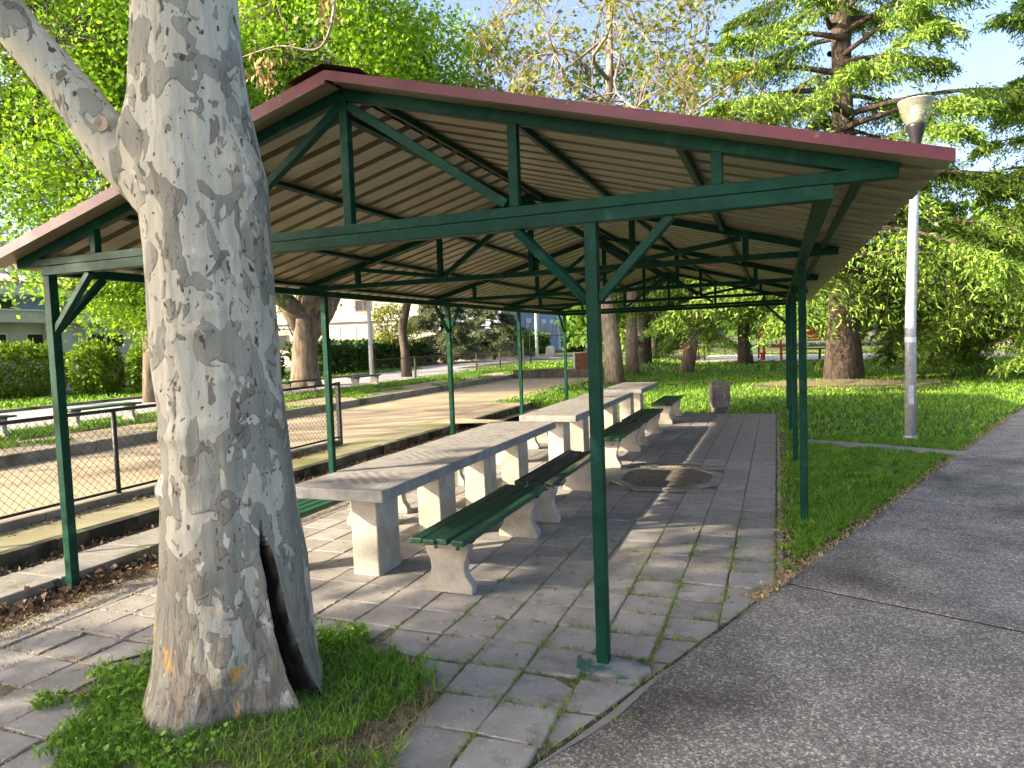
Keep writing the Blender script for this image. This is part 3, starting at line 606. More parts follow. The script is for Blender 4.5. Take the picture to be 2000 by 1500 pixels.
for s_ in (-1, 1):                                                 # bent barge flashing along the front gable
    zt = lambda x: RB + 0.064 + RIB - SL * x
    FH = 0.051 if s_ > 0 else 0.068
    mb = MB(); xa, xb = 0.0, RXE + 0.012; f0 = RY0 - 0.012; n = 7
    for i in range(n):
        x0 = xa + (xb - xa) * i / n; x1 = xa + (xb - xa) * (i + 1) / n - (0.0 if i == n - 1 else -0.0)
        w0, w1 = 0.003 * fn(x0, s_, 2), 0.003 * fn(x1, s_, 2)
        mb.add([(s_ * x0, f0 + w0, zt(x0) - FH), (s_ * x1, f0 + w1, zt(x1) - FH), (s_ * x1, f0 + w1, zt(x1) + 0.004), (s_ * x0, f0 + w0, zt(x0) + 0.004), (s_ * x1, f0 + 0.16, zt(x1) + 0.008), (s_ * x0, f0 + 0.16, zt(x0) + 0.008),
                (s_ * x0, f0 + 0.004 + w0, zt(x0) - FH + 0.002), (s_ * x1, f0 + 0.004 + w1, zt(x1) - FH + 0.002), (s_ * x1, f0 + 0.004 + w1, zt(x1)), (s_ * x0, f0 + 0.004 + w0, zt(x0))],
               [(0, 1, 2, 3), (3, 2, 4, 5), (7, 6, 9, 8), (1, 0, 6, 7)])
    mb.build('barge_flashing', M['red'], sh)
mb = MB(); ny = 40                                                # ridge cap with a lifted, crumpled front end
zr = RB + 0.113
for i in range(ny + 1):
    y = RY0 - 0.03 + (RY1 - RY0 + 0.05) * i / ny; lift = 0.020 * max(0, 1 - i / 2.0)
    for j, (x, dz) in enumerate(((-0.24, -0.058), (-0.12, -0.020), (0.0, 0.012), (0.12, -0.020), (0.24, -0.058))):
        mb.v.append((x, y, zr + dz + lift + 0.006 * fn(x * 5, y, 2.1)))
for i in range(ny):
    for j in range(4):
        a = i * 5 + j; mb.f.append((a, a + 1, a + 6, a + 5)); mb.mi.append(0)
mb.build('ridge_cap', M['ridge'], sh)

# ------------------------------------------------------------------ concrete chess tables
def table(x0, x1, y0, y1, legs, boards, label):
    cx = (x0 + x1) / 2; t = empty('chess_table', (cx, y0, 0)); tag(t, label, 'table', 'concrete chess tables under the shelter')
    hw = (x1 - x0) / 2; ln = y1 - y0
    b = MB().box(-hw, hw, 0, ln, 0.662, 0.748).build('table_top', M['conc'], t, bevel=0.010)
    for y in legs:
        MB().box(-0.115, 0.115, y, y + 0.33, -0.03, 0.661).build('leg', M['leg'], t, bevel=0.010)
    for yb in boards:
        sq = 0.054; mb = MB()
        for i in range(8):
            for j in range(8):
                a = -0.216 + i * sq; c = yb + j * sq
                mb.add([(a, c, 0.7495), (a + sq, c, 0.7495), (a + sq, c + sq, 0.7495), (a, c + sq, 0.7495)], [(0, 1, 2, 3)], (i + j) % 2)
        mb.build('chessboard', [M['chess_d'], M['chess_l']], t)
    return t
lg4 = (0.36, 1.42, 2.45, 3.48)
table(-1.025, -0.225, 0.57, 4.64, lg4, (0.20, 1.24, 2.27, 3.30), 'nearest long concrete table with inlaid chessboards, beside the big trunk')
table(-0.945, -0.142, 5.27, 9.20, lg4, (0.20, 1.24, 2.27, 3.25), 'middle long concrete table in the row, end to end with the nearest')
table(-0.915, -0.108, 9.86, 11.95, (0.36, 1.42), (0.20, 1.24), 'farthest and shortest concrete table in the row, by the lawn')

# ------------------------------------------------------------------ slatted benches
def leg_profile():
    half = [(0.185, 0.0), (0.188, 0.055), (0.170, 0.085), (0.140, 0.125), (0.130, 0.175), (0.136, 0.235), (0.158, 0.275), (0.168, 0.32), (0.168, 0.365)]
    return [(-x, z) for x, z in half] + [(x, z) for x, z in reversed(half)]
PROF = leg_profile()
legmesh = MB().prism(PROF, -0.0425, 0.0425).mesh('bench_leg', M['leg'])
slatmesh = [MB().box(-0.046, 0.046, -0.91, 0.91, 0.0, 0.042).mesh('slat', M['slat']), MB().box(-0.046, 0.046, -0.91, 0.91, 0.0, 0.042).mesh('slat', M['slat_worn'])]
crossmesh = MB().box(-0.19, 0.19, -0.03, 0.03, 0.0, 0.022).mesh('crossbar', M['dark_plastic'])
boltmesh = MB().lathe([(0.0, -0.05), (0.012, -0.05), (0.012, -0.043)], 8).mesh('bolt', M['pipe_steel'])
def bench(x, y, label, group, z=0.0, rz=0.0, worn=0, miss=None, cat='bench'):
    t = empty('slatted_bench', (x, y, z), rz); tag(t, label, cat, group)
    for s_ in (-1, 1):
        o = put(bpy.data.objects.new('leg', legmesh), t); o.location = (0, s_ * 0.71, 0)
        b = o.modifiers.new('bevel', 'BEVEL'); b.width = 0.008; b.segments = 2; b.limit_method = 'ANGLE'
        for bx in (-0.085, 0.085):
            q = put(bpy.data.objects.new('bolt', boltmesh), o); q.rotation_euler = (-math.pi / 2, 0, 0); q.location = (bx, 0.0, 0.325)
        c = put(bpy.data.objects.new('crossbar', crossmesh), t); c.location = (0, s_ * 0.71, 0.3655)
    for i in range(4):
        o = put(bpy.data.objects.new('slat', slatmesh[worn]), t)
        o.location = (-0.156 + i * 0.104 + random.uniform(-.004, .004), random.uniform(-.012, .012), 0.388)
        o.rotation_euler = (random.uniform(-.003, .003), random.uniform(-.02, .02), random.uniform(-.004, .004))
        if i == 2 and miss: o.rotation_euler[2] = -0.028
        b = o.modifiers.new('bevel', 'BEVEL'); b.width = 0.008; b.segments = 2
    return t
GRP = 'green slatted benches right of the chess tables'
bench(0.165, 1.50, 'nearest green slatted bench on white concrete legs, right of the first table', GRP, miss=True)
bench(0.185, 3.47, 'second nearest slatted bench in the right row, seat worn dark', GRP, worn=1)
bench(0.185, 6.34, 'third slatted bench in the right row, just behind the front middle post', GRP, worn=0)
bench(0.185, 8.40, 'fourth slatted bench in the right row, touching the third', GRP, worn=1)
bench(0.195, 11.20, 'last slatted bench in the right row, standing at the lawn edge', GRP, worn=0)
GRL = 'green slatted benches left of the chess tables'
for y, lb in ((1.5, 'green slatted bench left of the nearest table, mostly hidden by the big trunk'), (3.47, 'second slatted bench on the far side of the nearest table'),
              (6.34, 'slatted bench on the far side of the middle table, nearer one'), (8.40, 'slatted bench on the far side of the middle table, farther one'), (11.2, 'slatted bench on the far side of the shortest table')):
    bench(-1.46, y, lb, GRL)
GRPK = 'park benches along the footpath'
bench(-11.9, 7.75, 'low park bench seen through the chain link fence beside the left front post', GRPK, ZL, 0.03)
bench(-12.1, 4.95, 'low park bench cut off by the left picture edge', GRPK, ZL, 0.0)
bench(-13.6, 16.9, 'dark park bench in front of the thick forked tree', GRPK, ZL, 0.02, 1)
bench(-12.6, 19.6, 'dark park bench between the forked tree and the white lamp pole', GRPK, ZL, 0.02, 1)

# ------------------------------------------------------------------ lamp post on the lawn
lp = empty('lamp_post', (4.30, 8.83, 0)); tag(lp, 'tall galvanised lamp post with clear bowl lantern on the right lawn', 'lamp post')
MB().tube([(0, 0, -0.05), (0.0, 0, 1.7), (0.035, 0, 3.2), (0.08, 0, 4.50)], [0.082, 0.078, 0.070, 0.060], 20).build('pole', M['galv'], lp, smooth=True)
MB().lathe([(0.079, -0.01), (0.115, -0.005), (0.115, 0.015), (0.095, 0.02), (0.09, 0.05), (0.079, 0.055)], 20).build('base_collar', M['galv'], lp)
MB().box(-0.035, 0.035, -0.089, -0.07, 0.55, 0.85).build('access_door', M['galv'], lp, bevel=0.006)
MB().lathe([(0.079, 1.52), (0.081, 1.52), (0.0805, 1.60), (0.0785, 1.60)], 16).build('sticker', M['white'], lp)
MB().lathe([(0.0, 4.47), (0.064, 4.47), (0.068, 4.55), (0.10, 4.68), (0.135, 4.80), (0.138, 4.84), (0.12, 4.86), (0.0, 4.86)], 20, (0.08, 0)).build('lantern_base', M['dark_plastic'], lp, smooth=True)
bo = MB().lathe([(0.132, 4.845), (0.165, 4.90), (0.205, 5.00), (0.235, 5.12), (0.247, 5.19)], 28, (0.08, 0)).build('bowl', M['lampglass'], lp, smooth=True)
MB().lathe([(0.243, 5.178), (0.252, 5.182), (0.252, 5.200), (0.21, 5.214), (0.10, 5.222), (0.0, 5.224)], 28, (0.08, 0)).build('lantern_cap', M['galv'], lp, smooth=True)
for k in range(7):
    MB().lathe([(0.045, 4.89 + k * 0.036), (0.085, 4.905 + k * 0.036), (0.086, 4.909 + k * 0.036), (0.045, 4.897 + k * 0.036)], 16, (0.08, 0)).build('louvre', M['lampcore'], lp, smooth=True)
def pole(name, x, y, z, h, r, m, label, cat):
    o = MB().tube([(0, 0, -0.1), (0, 0, h * 0.5), (0, 0, h)], [r, r * 0.85, r * 0.7], 12).build(name, m, smooth=True); o.location = (x, y, z); tag(o, label, cat)
    MB().lathe([(0.0, h), (r * 1.6, h), (r * 3.4, h + 0.35), (r * 3.5, h + 0.38), (0, h + 0.42)], 12).build('lantern', M['white'], o, smooth=True); return o
pole('lamp_post', -13.3, 21.2, ZL, 5.2, 0.10, M['white'], 'white lamp pole at the start of the back fence', 'lamp post')
pole('lamp_post', -17.3, 54.2, ZL, 5.6, 0.15, M['white'], 'thin white far lamp pole in front of the blue building', 'lamp post')
pole('lamp_post', -12.33, 9.75, ZL, 6.5, 0.055, M['white'], 'thin white pole just showing left of the big trunk', 'pole')

# ------------------------------------------------------------------ litter bin
bn = empty('litter_bin', (1.10, 13.05, 0.0), math.radians(14)); tag(bn, 'square grey concrete litter bin with a ring motif on the lawn edge', 'litter bin')
MB().box(-0.16, 0.16, -0.16, 0.16, -0.05, 0.09).build('foot', M['bin'], bn)
MB().box(-0.20, 0.20, -0.20, 0.20, 0.09, 0.60).build('body', M['bin'], bn, bevel=0.012)
for y in (-0.208,):
    mb = MB()
    for a in ((-0.20, 0.20, 0.09, 0.135), (-0.20, 0.20, 0.555, 0.60), (-0.20, -0.155, 0.135, 0.555), (0.155, 0.20, 0.135, 0.555)): mb.box(a[0], a[1], -0.222, -0.199, a[2], a[3])
    mb.build('frame', M['bin'], bn)
for (rot, nm) in ((0, 'ring'),):
    mb = MB(); n = 24
    for k in range(int(n * 0.8) + 1): pass
    pts = [(0.098 * math.cos(2.0 + 5.2 * k / 22), -0.204, 0.35 + 0.10 * math.sin(2.0 + 5.2 * k / 22)) for k in range(23)]
    mb.tube(pts, 0.017, 6).build('ring', M['bin'], bn)
mb = MB().box(-0.215, 0.215, -0.215, -0.13, 0.601, 0.66).box(-0.215, 0.215, 0.13, 0.215, 0.601, 0.66).box(-0.215, -0.13, -0.1299, 0.1299, 0.601, 0.66).box(0.13, 0.215, -0.1299, 0.1299, 0.601, 0.66)
mb.build('rim', M['bin'], bn, bevel=0.008)

# ------------------------------------------------------------------ chain-link fence by the court
fe = empty('chain_link_fence', (-4.2, 0, 0)); tag(fe, 'low black chain link fence with steel rails left of the shelter', 'fence')
FY0, FY1, FZ0, FZ1 = -2.26, 5.78, 0.335, 1.185
for y in (-2.26, -0.25, 1.76, 3.77): MB().tube([(0, y, 0.15), (0, y, FZ1 + 0.005)], 0.024, 10).build('fence_post', M['black'], fe, smooth=True)
MB().box(-0.03, 0.03, 5.75, 5.81, 0.15, 1.215).build('end_post', M['black'], fe, bevel=0.004)
MB().tube([(0, FY0, FZ1), (0, FY1 - 0.03, FZ1)], 0.019, 8).build('top_rail', M['black'], fe, smooth=True)
MB().tube([(0, FY0, FZ0), (0, FY1 - 0.03, FZ0)], 0.015, 8).build('bottom_rail', M['black'], fe, smooth=True)
mb = MB(); hh = FZ1 - FZ0 - 0.02; st = 0.085; y = FY0 - hh
while y < FY1:
    for d in (1, -1):
        a = [0.004 * d, y, FZ0 + 0.01] if d > 0 else [0.004 * d, y + hh, FZ0 + 0.01]; b = [0.004 * d, y + hh, FZ1 - 0.01] if d > 0 else [0.004 * d, y, FZ1 - 0.01]
        a, b = Vector(a), Vector(b)
        if a.y > b.y: a, b = b, a
        if b.y <= FY0 or a.y >= FY1 - 0.03: continue
        dv = b - a
        if a.y < FY0: a = a + dv * ((FY0 - a.y) / dv.y)
        if b.y > FY1 - 0.03: b = a + (b - a) * ((FY1 - 0.03 - a.y) / (b.y - a.y))
        mb.tube([a, b], 0.0024, 3, cap=False)
    y += st
o = mb.build('mesh', M['wire'], fe); o['kind'] = 'stuff'
for k in range(5):
    MB().box(-0.07, 0.07, FY0 + k * 1.59, FY0 + (k + 1) * 1.59 - 0.006, 0.15, 0.298).build('plinth', M['kerb'], fe, bevel=0.006)

# ------------------------------------------------------------------ back fence, red net, small park things
f2 = empty('back_fence', (-12.75, 20.5, ZL)); tag(f2, 'dark low steel fence along the verge before the hedge', 'fence')
for k in range(6):
    MB().box(-0.035, 0.035, k * 3.4 - 0.035, k * 3.4 + 0.035, -0.1, 1.05).build('fence_post', M['black'], f2)
    if k < 5:
        MB().tube([(0, k * 3.4, 1.0), (0, (k + 1) * 3.4, 1.0)], 0.022, 6).build('top_rail', M['black'], f2)
        mb = MB()
        for q in range(24):
            yy_ = k * 3.4 + 0.14 * q; mb.tube([(0, yy_, 0.1), (0, yy_, 1.0)], 0.004, 3, cap=False)
        for q in range(6): mb.tube([(0, k * 3.4, 0.12 + q * 0.15), (0, (k + 1) * 3.4, 0.12 + q * 0.15)], 0.004, 3, cap=False)
        mb.build('mesh_panel', M['wire'], f2)
MB().box(-0.04, 0.04, 17.6, 17.68, -0.1, 1.7).build('tall_post', M['black'], f2)
f3 = empty('far_fence', (-12.4, 38.5, ZL), math.radians(-58)); tag(f3, 'tall thin dark far fence in front of the second hedge', 'fence')
for k in range(5):
    MB().box(-0.04, 0.04, k * 4.0 - 0.04, k * 4.0 + 0.04, -0.2, 1.9).build('fence_post', M['black'], f3)
MB().tube([(0, 0, 1.85), (0, 16, 1.85)], 0.03, 6).build('top_rail', M['black'], f3)
rn = empty('barrier_net', (-5.5, 24.3, 0.1)); tag(rn, 'faded red plastic barrier net on steel posts at the court end', 'barrier')
for k in range(3): MB().tube([(0, k * 1.9, -0.1), (0, k * 1.9, 1.15)], 0.035, 8).build('fence_post', M['galv'], rn)
mb = MB()
for q in range(64): mb.box(0.03, 0.036, q * 0.06, q * 0.06 + 0.034, 0.12, 1.08)
for q in range(12): mb.box(0.037, 0.041, 0.0, 3.8, 0.12 + q * 0.083, 0.155 + q * 0.083)
o = mb.build('net', M['net'], rn); o['kind'] = 'stuff'
eb = empty('court_end_board', (-8.0, 23.7, ZL)); tag(eb, 'low dark weathered boards closing the far end of the court', 'board')
for k in range(3): MB().box(k * 1.15, k * 1.15 + 1.13, -0.04, 0.04, -0.1, 0.34 + 0.03 * (k % 2)).build('plank', M['bark_dark'], eb)
wb = empty('stone_block', (-18.0, 60.3, ZL)); tag(wb, 'small pale rounded stone block beyond the far fence', 'stone block')
MB().prism([(-0.45, -0.1), (0.45, -0.1), (0.45, 0.75), (0.28, 0.98), (-0.28, 0.98), (-0.45, 0.75)], -0.2, 0.2).build('block', M['cream'], wb, bevel=0.1)
def bars(x, y, rz, label, w, h, n):
    t = empty('exercise_bars', (x, y, 0), rz); tag(t, label, 'exercise bars', 'red exercise frames on the gravel')
    for s_ in (-1, 1):
        for k in range(n): MB().tube([(s_ * w, k * 0.8, -0.05), (s_ * w, k * 0.8, h)], 0.05, 8).build('upright', M['pred'], t, smooth=True)
        MB().tube([(s_ * w, -0.1, h), (s_ * w, (n - 1) * 0.8 + 0.1, h)], 0.045, 8).build('rail', M['pred'], t, smooth=True)
    return t
bars(-3.3, 47.5, 0.4, 'low red parallel bars on the gravel, left of the leaning tree gap', 0.45, 1.25, 2)
t = empty('exercise_machine', (2.1, 43.8, 0), 0.2); tag(t, 'red steel exercise machine with seat between the far posts', 'exercise machine')
for x in (-0.55, 0.5): MB().tube([(x, 0, -0.05), (x, 0, 2.0 if x > 0 else 1.6)], 0.085, 10).build('upright', M['pred'], t, smooth=True)
MB().tube([(-0.6, 0, 0.9), (0.5, 0, 0.95)], 0.05, 8).build('rail', M['pred'], t, smooth=True)
MB().box(-0.95, -0.45, -0.2, 0.2, 0.42, 0.50).build('seat', M['pred'], t, bevel=0.03)
MB().tube([(-0.7, 0, 0), (-0.7, 0, 0.42)], 0.06, 8).build('seat_post', M['pred'], t, smooth=True)
MB().box(-0.85, -0.35, -0.04, 0.04, 1.35, 1.95).build('panel', M['pred'], t, bevel=0.05)
t = empty('climbing_frame', (5.6, 47.0, 0), 0.1); tag(t, 'red playground climbing frame behind the cedar trunk', 'climbing frame')
for x in (-1.5, 0.0, 0.55): MB().tube([(x, 0, -0.05), (x, 0, 2.3)], 0.07, 8).build('upright', M['pred'], t, smooth=True)
MB().box(-1.45, -0.05, -0.05, 0.05, 1.25, 2.15).build('panel', M['pred'], t, bevel=0.04)
MB().box(-1.45, 0.5, -0.6, 0.6, 1.1, 1.2).build('platform', M['wood'], t)
t = empty('picnic_bench', (3.9, 43.2, 0), 0.05); tag(t, 'dark long low bench on the gravel between shelter posts and cedar', 'bench')
MB().box(-1.2, 1.2, -0.25, 0.25, 0.62, 0.70).build('seat', M['bark_dark'], t)
for x in (-0.9, 0.9): MB().box(x - 0.06, x + 0.06, -0.2, 0.2, -0.05, 0.62).build('leg', M['bark_dark'], t)
t = empty('white_boulder', (0.0, 52.0, 0)); tag(t, 'small white painted boulder on the gravel far behind', 'boulder')
mb = MB(); n = 12
for i in range(7):
    for j in range(n):
        a = math.pi * i / 6; b_ = 2 * math.pi * j / n; r_ = 0.75 * (1 + 0.2 * fn(math.cos(b_) * 2, math.sin(b_) * 2, 1, i)); mb.v.append((r_ * math.sin(a) * math.cos(b_), r_ * math.sin(a) * math.sin(b_), 0.35 + 0.5 * math.cos(a)))
for i in range(6):
    for j in range(n): mb.f.append((i * n + j, (i + 1) * n + j, (i + 1) * n + (j + 1) % n, i * n + (j + 1) % n)); mb.mi.append(0)
mb.build('boulder', M['white'], t, smooth=True)
t = empty('stone_pillar', (18.3, 58.5, 0)); tag(t, 'pinkish square pillar standing far right under the cedar branches', 'pillar')
MB().box(-0.65, 0.65, -0.65, 0.65, -0.05, 2.6).build('shaft', M['pinkwall'], t, bevel=0.05)

# ------------------------------------------------------------------ the big plane tree in front
pt = empty('plane_tree', (-0.27, -0.82, 0)); tag(pt, 'big mottled plane tree trunk with a hollow slit, in front of the shelter', 'tree')
PX, PY = -0.27, -0.82
prof = [(-0.276, -0.821, -0.06, 0.452), (-0.276, -0.821, 0.0, 0.432), (-0.267, -0.818, 0.135, 0.398), (-0.26, -0.815, 0.27, 0.378), (-0.259, -0.815, 0.405, 0.368), (-0.250, -0.812, 0.673, 0.350),
        (-0.261, -0.816, 0.939, 0.325), (-0.26, -0.815, 1.203, 0.304), (-0.266, -0.818, 1.464, 0.298), (-0.276, -0.822, 1.62, 0.297), (-0.278, -0.822, 1.851, 0.295), (-0.279, -0.823, 2.107, 0.292),
        (-0.282, -0.824, 2.234, 0.292), (-0.287, -0.826, 2.36, 0.296), (-0.290, -0.826, 2.486, 0.300), (-0.300, -0.83, 2.611, 0.302), (-0.317, -0.837, 2.736, 0.292), (-0.327, -0.841, 2.984, 0.272),
        (-0.329, -0.842, 3.23, 0.255), (-0.328, -0.841, 3.473, 0.243), (-0.33, -0.83, 4.3, 0.225), (-0.30, -0.80, 5.4, 0.205), (-0.25, -0.74, 6.6, 0.17)]
PR = np.array(prof)
NT, NZ = 200, 250
zs = np.concatenate([np.linspace(-0.06, 3.7, 225), np.linspace(3.75, 6.6, NZ - 225)])
vx = []; groove = []
th0 = math.radians(-46.5)
def bump(a, w): return math.exp(-(a / w) ** 2)
def adiff(a, b): return (a - b + math.pi) % (2 * math.pi) - math.pi
burls = [(2.60, 38, 0.06, 0.15, 0.34), (2.35, 48, 0.025, 0.10, 0.25), (2.78, -78, 0.05, 0.16, 0.3), (1.36, -50, 0.020, 0.035, 0.55), (1.42, -20, 0.012, 0.03, 0.5), (1.62, 8, 0.014, 0.025, 0.25), (1.95, 0, 0.012, 0.03, 0.25),
         (2.08, 25, 0.014, 0.03, 0.2), (1.86, -12, 0.018, 0.028, 0.22), (0.95, -30, 0.012, 0.05, 0.3), (0.72, -22, 0.018, 0.05, 0.22), (0.33, -8, 0.03, 0.10, 0.2), (2.2, -12, 0.010, 0.02, 0.3), (1.1, -88, 0.03, 0.05, 0.2), (2.83, -22, 0.012, 0.03, 0.1), (0.25, -12, 0.02, 0.06, 0.15)]
rb = random.Random(4)
burls += [(rb.uniform(1.0, 2.7), rb.uniform(-60, 70), rb.uniform(0.004, 0.012), rb.uniform(0.010, 0.022), rb.uniform(0.06, 0.22)) for _ in range(34)]
for iz, z in enumerate(zs):
    cx = np.interp(z, PR[:, 2], PR[:, 0]); cy = np.interp(z, PR[:, 2], PR[:, 1]); R = np.interp(z, PR[:, 2], PR[:, 3])
    gz = min(1, max(0, (0.92 - z) / 0.85)); ga = math.radians(-24 + 19 * gz ** 1.5)
    for it in range(NT):
        tl = (it / NT + 0.5) % 1.0 - 0.5; th = ga + 2 * math.pi * (tl * 0.55 + 1.8 * tl ** 3); c, s_ = math.cos(th), math.sin(th); r = R
        fl = math.exp(-max(z, 0) / 0.17)
        r += fl * (0.055 * math.cos(3 * (th - math.radians(8))) + 0.035 * math.cos(5 * th + 1.0) + 0.012)
        r += 0.012 * noise.noise(Vector((c * 1.6, s_ * 1.6, z * 1.3))) + 0.007 * noise.noise(Vector((c * 5, s_ * 5, z * 3.0))) + (0.003 + 0.010 * fl) * noise.noise(Vector((c * 14, s_ * 14, z * 7)))
        for bz, ba, am, wz_, wa in burls:
            r += am * bump(z - bz, wz_) * bump(adiff(th, th0 + math.radians(ba)), wa)
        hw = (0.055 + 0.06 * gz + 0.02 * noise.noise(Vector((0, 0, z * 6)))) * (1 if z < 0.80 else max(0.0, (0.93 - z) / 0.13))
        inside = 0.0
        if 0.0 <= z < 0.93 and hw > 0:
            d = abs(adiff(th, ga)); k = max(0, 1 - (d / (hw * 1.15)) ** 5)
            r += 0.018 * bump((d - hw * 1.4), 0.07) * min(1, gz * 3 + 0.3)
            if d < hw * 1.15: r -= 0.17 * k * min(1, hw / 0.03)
            inside = min(1, max(0, (hw * (1.4 if adiff(th, ga) > 0 else 1.15) - d) / (hw * 0.16 + 0.004))) * min(1, hw / 0.02)  # painted shade covers the slit and runs wider over its right wall
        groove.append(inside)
        vx.append((cx + r * c - PX, cy + r * s_ - PY, z))
fs = []; mi = []
for i in range(NZ - 1):
    for j in range(NT):
        q = (i * NT + j, i * NT + (j + 1) % NT, (i + 1) * NT + (j + 1) % NT, (i + 1) * NT + j); fs.append(q)
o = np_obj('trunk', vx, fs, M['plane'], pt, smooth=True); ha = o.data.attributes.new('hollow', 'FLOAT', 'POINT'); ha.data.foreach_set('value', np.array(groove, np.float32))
def limb(pts, rad, n=20, sub=8, name='limb'):
    P = [Vector(p) for p in pts]; out = []; rr = []
    for i in range(len(P) - 1):
        p0, p1, p2, p3 = P[max(i - 1, 0)], P[i], P[i + 1], P[min(i + 2, len(P) - 1)]
        for k in range(sub):
            t = k / sub; out.append(0.5 * ((2 * p1) + (p2 - p0) * t + (2 * p0 - 5 * p1 + 4 * p2 - p3) * t * t + (-p0 + 3 * p1 - 3 * p2 + p3) * t ** 3)); rr.append(rad[i] * (1 - t) + rad[i + 1] * t)
    out.append(P[-1]); rr.append(rad[-1])
    mb = MB().tube(out, rr, n)
    mb.v = [tuple(Vector(v) + 0.010 * noise.noise_vector(Vector(v) * 6)) for v in mb.v]
    return mb.build(name, M['plane'], pt, smooth=True)
off = Vector((PX, PY, 0))
def rel(*p): return tuple(Vector(p) - off)
limb([rel(-0.30, -0.83, 2.42), rel(-0.50, -0.905, 2.62), rel(-0.665, -0.970, 2.755), rel(-0.885, -1.054, 3.072), rel(-1.085, -1.131, 3.350), rel(-1.30, -1.213, 3.67), rel(-1.75, -1.4, 4.3), rel(-2.4, -1.7, 5.3), rel(-3.3, -2.1, 6.4)], [0.235, 0.190, 0.135, 0.106, 0.100, 0.098, 0.09, 0.07, 0.04])
kn_ = limb([rel(-0.655, -1.0, 2.86), rel(-0.635, -1.085, 2.855)], [0.058, 0.040], 12, 4, 'knot'); kn_.data.materials.clear(); kn_.data.materials.append(M['plane'])
MB().lathe([(0.0, 0), (0.036, 0.0), (0.040, 0.006), (0.036, 0.012), (0.018, 0.009), (0.0, 0.003)], 12).build('cut_end', M['cutwood'], kn_).matrix_local = Matrix.Translation(Vector(rel(-0.6345, -1.087, 2.855))) @ Vector((0.02, -0.09, 0)).to_track_quat('Z', 'Y').to_matrix().to_4x4()
limb([rel(-0.26, -0.76, 6.1), rel(0.4, -0.3, 7.4), rel(1.2, 0.4, 8.8)], [0.15, 0.11, 0.06], 10, 5)
limb([rel(-0.26, -0.76, 5.6), rel(-0.6, 0.3, 7.0), rel(-1.4, 1.2, 8.6)], [0.13, 0.09, 0.05], 10, 5)
limb([rel(-0.26, -0.76, 6.3), rel(-0.1, -1.4, 7.8), rel(0.3, -2.6, 9.2)], [0.14, 0.10, 0.05], 10, 5)
# crown above the frame
rng = np.random.default_rng(3)
cl = rng.normal(size=(90, 3)) * np.array([1.9, 1.9, 1.3]) + np.array([0.2, -0.3, 9.2]); cl[:, 2] = np.maximum(cl[:, 2], 6.6)
Pp = (cl[:, None, :] + rng.normal(size=(90, 70, 3)) * 0.38).reshape(-1, 3)
V, F = leaves(Pp, 0.17, 0.8, rng=rng); np_obj('crown', V, F, M['leaf_bright'], pt)
# drooping twig with dry seed tassels in front of the roof ridge
q0 = Vector((-1.55, 1.35, 0))
tw = limb([rel(-0.9, 1.3, 7.2), rel(-1.0, 1.45, 5.7), rel(-0.98, 1.42, 4.62), rel(-1.10, 1.36, 4.20), rel(-1.42, 1.26, 4.24), rel(-1.72, 1.15, 4.16)], [0.03, 0.016, 0.012, 0.010, 0.007, 0.004], 6, 5, 'twig')
tp = []
for (a, b_, c_, n_, sx, sz) in ((-1.16, 1.40, 4.95, 150, 0.10, 0.22), (-1.06, 1.42, 4.62, 90, 0.07, 0.16), (-1.60, 1.2, 4.12, 60, 0.10, 0.08), (-1.52, 1.22, 3.98, 45, 0.035, 0.10), (-1.30, 1.42, 5.2, 80, 0.12, 0.12)):
    tp.append(rng.normal(size=(n_, 3)) * np.array([sx, sx, sz]) + np.array([a - PX, b_ - PY, c_]))
tp = np.concatenate(tp); V, F = leaves(tp, 0.055, 0.5, 0.0, rng=rng, D=rng.normal(size=(len(tp), 3)) * 0.5 + np.array([0, 0, -1])); o = np_obj('seed_tassels', V, F, M['seed'], tw); o['kind'] = 'stuff'

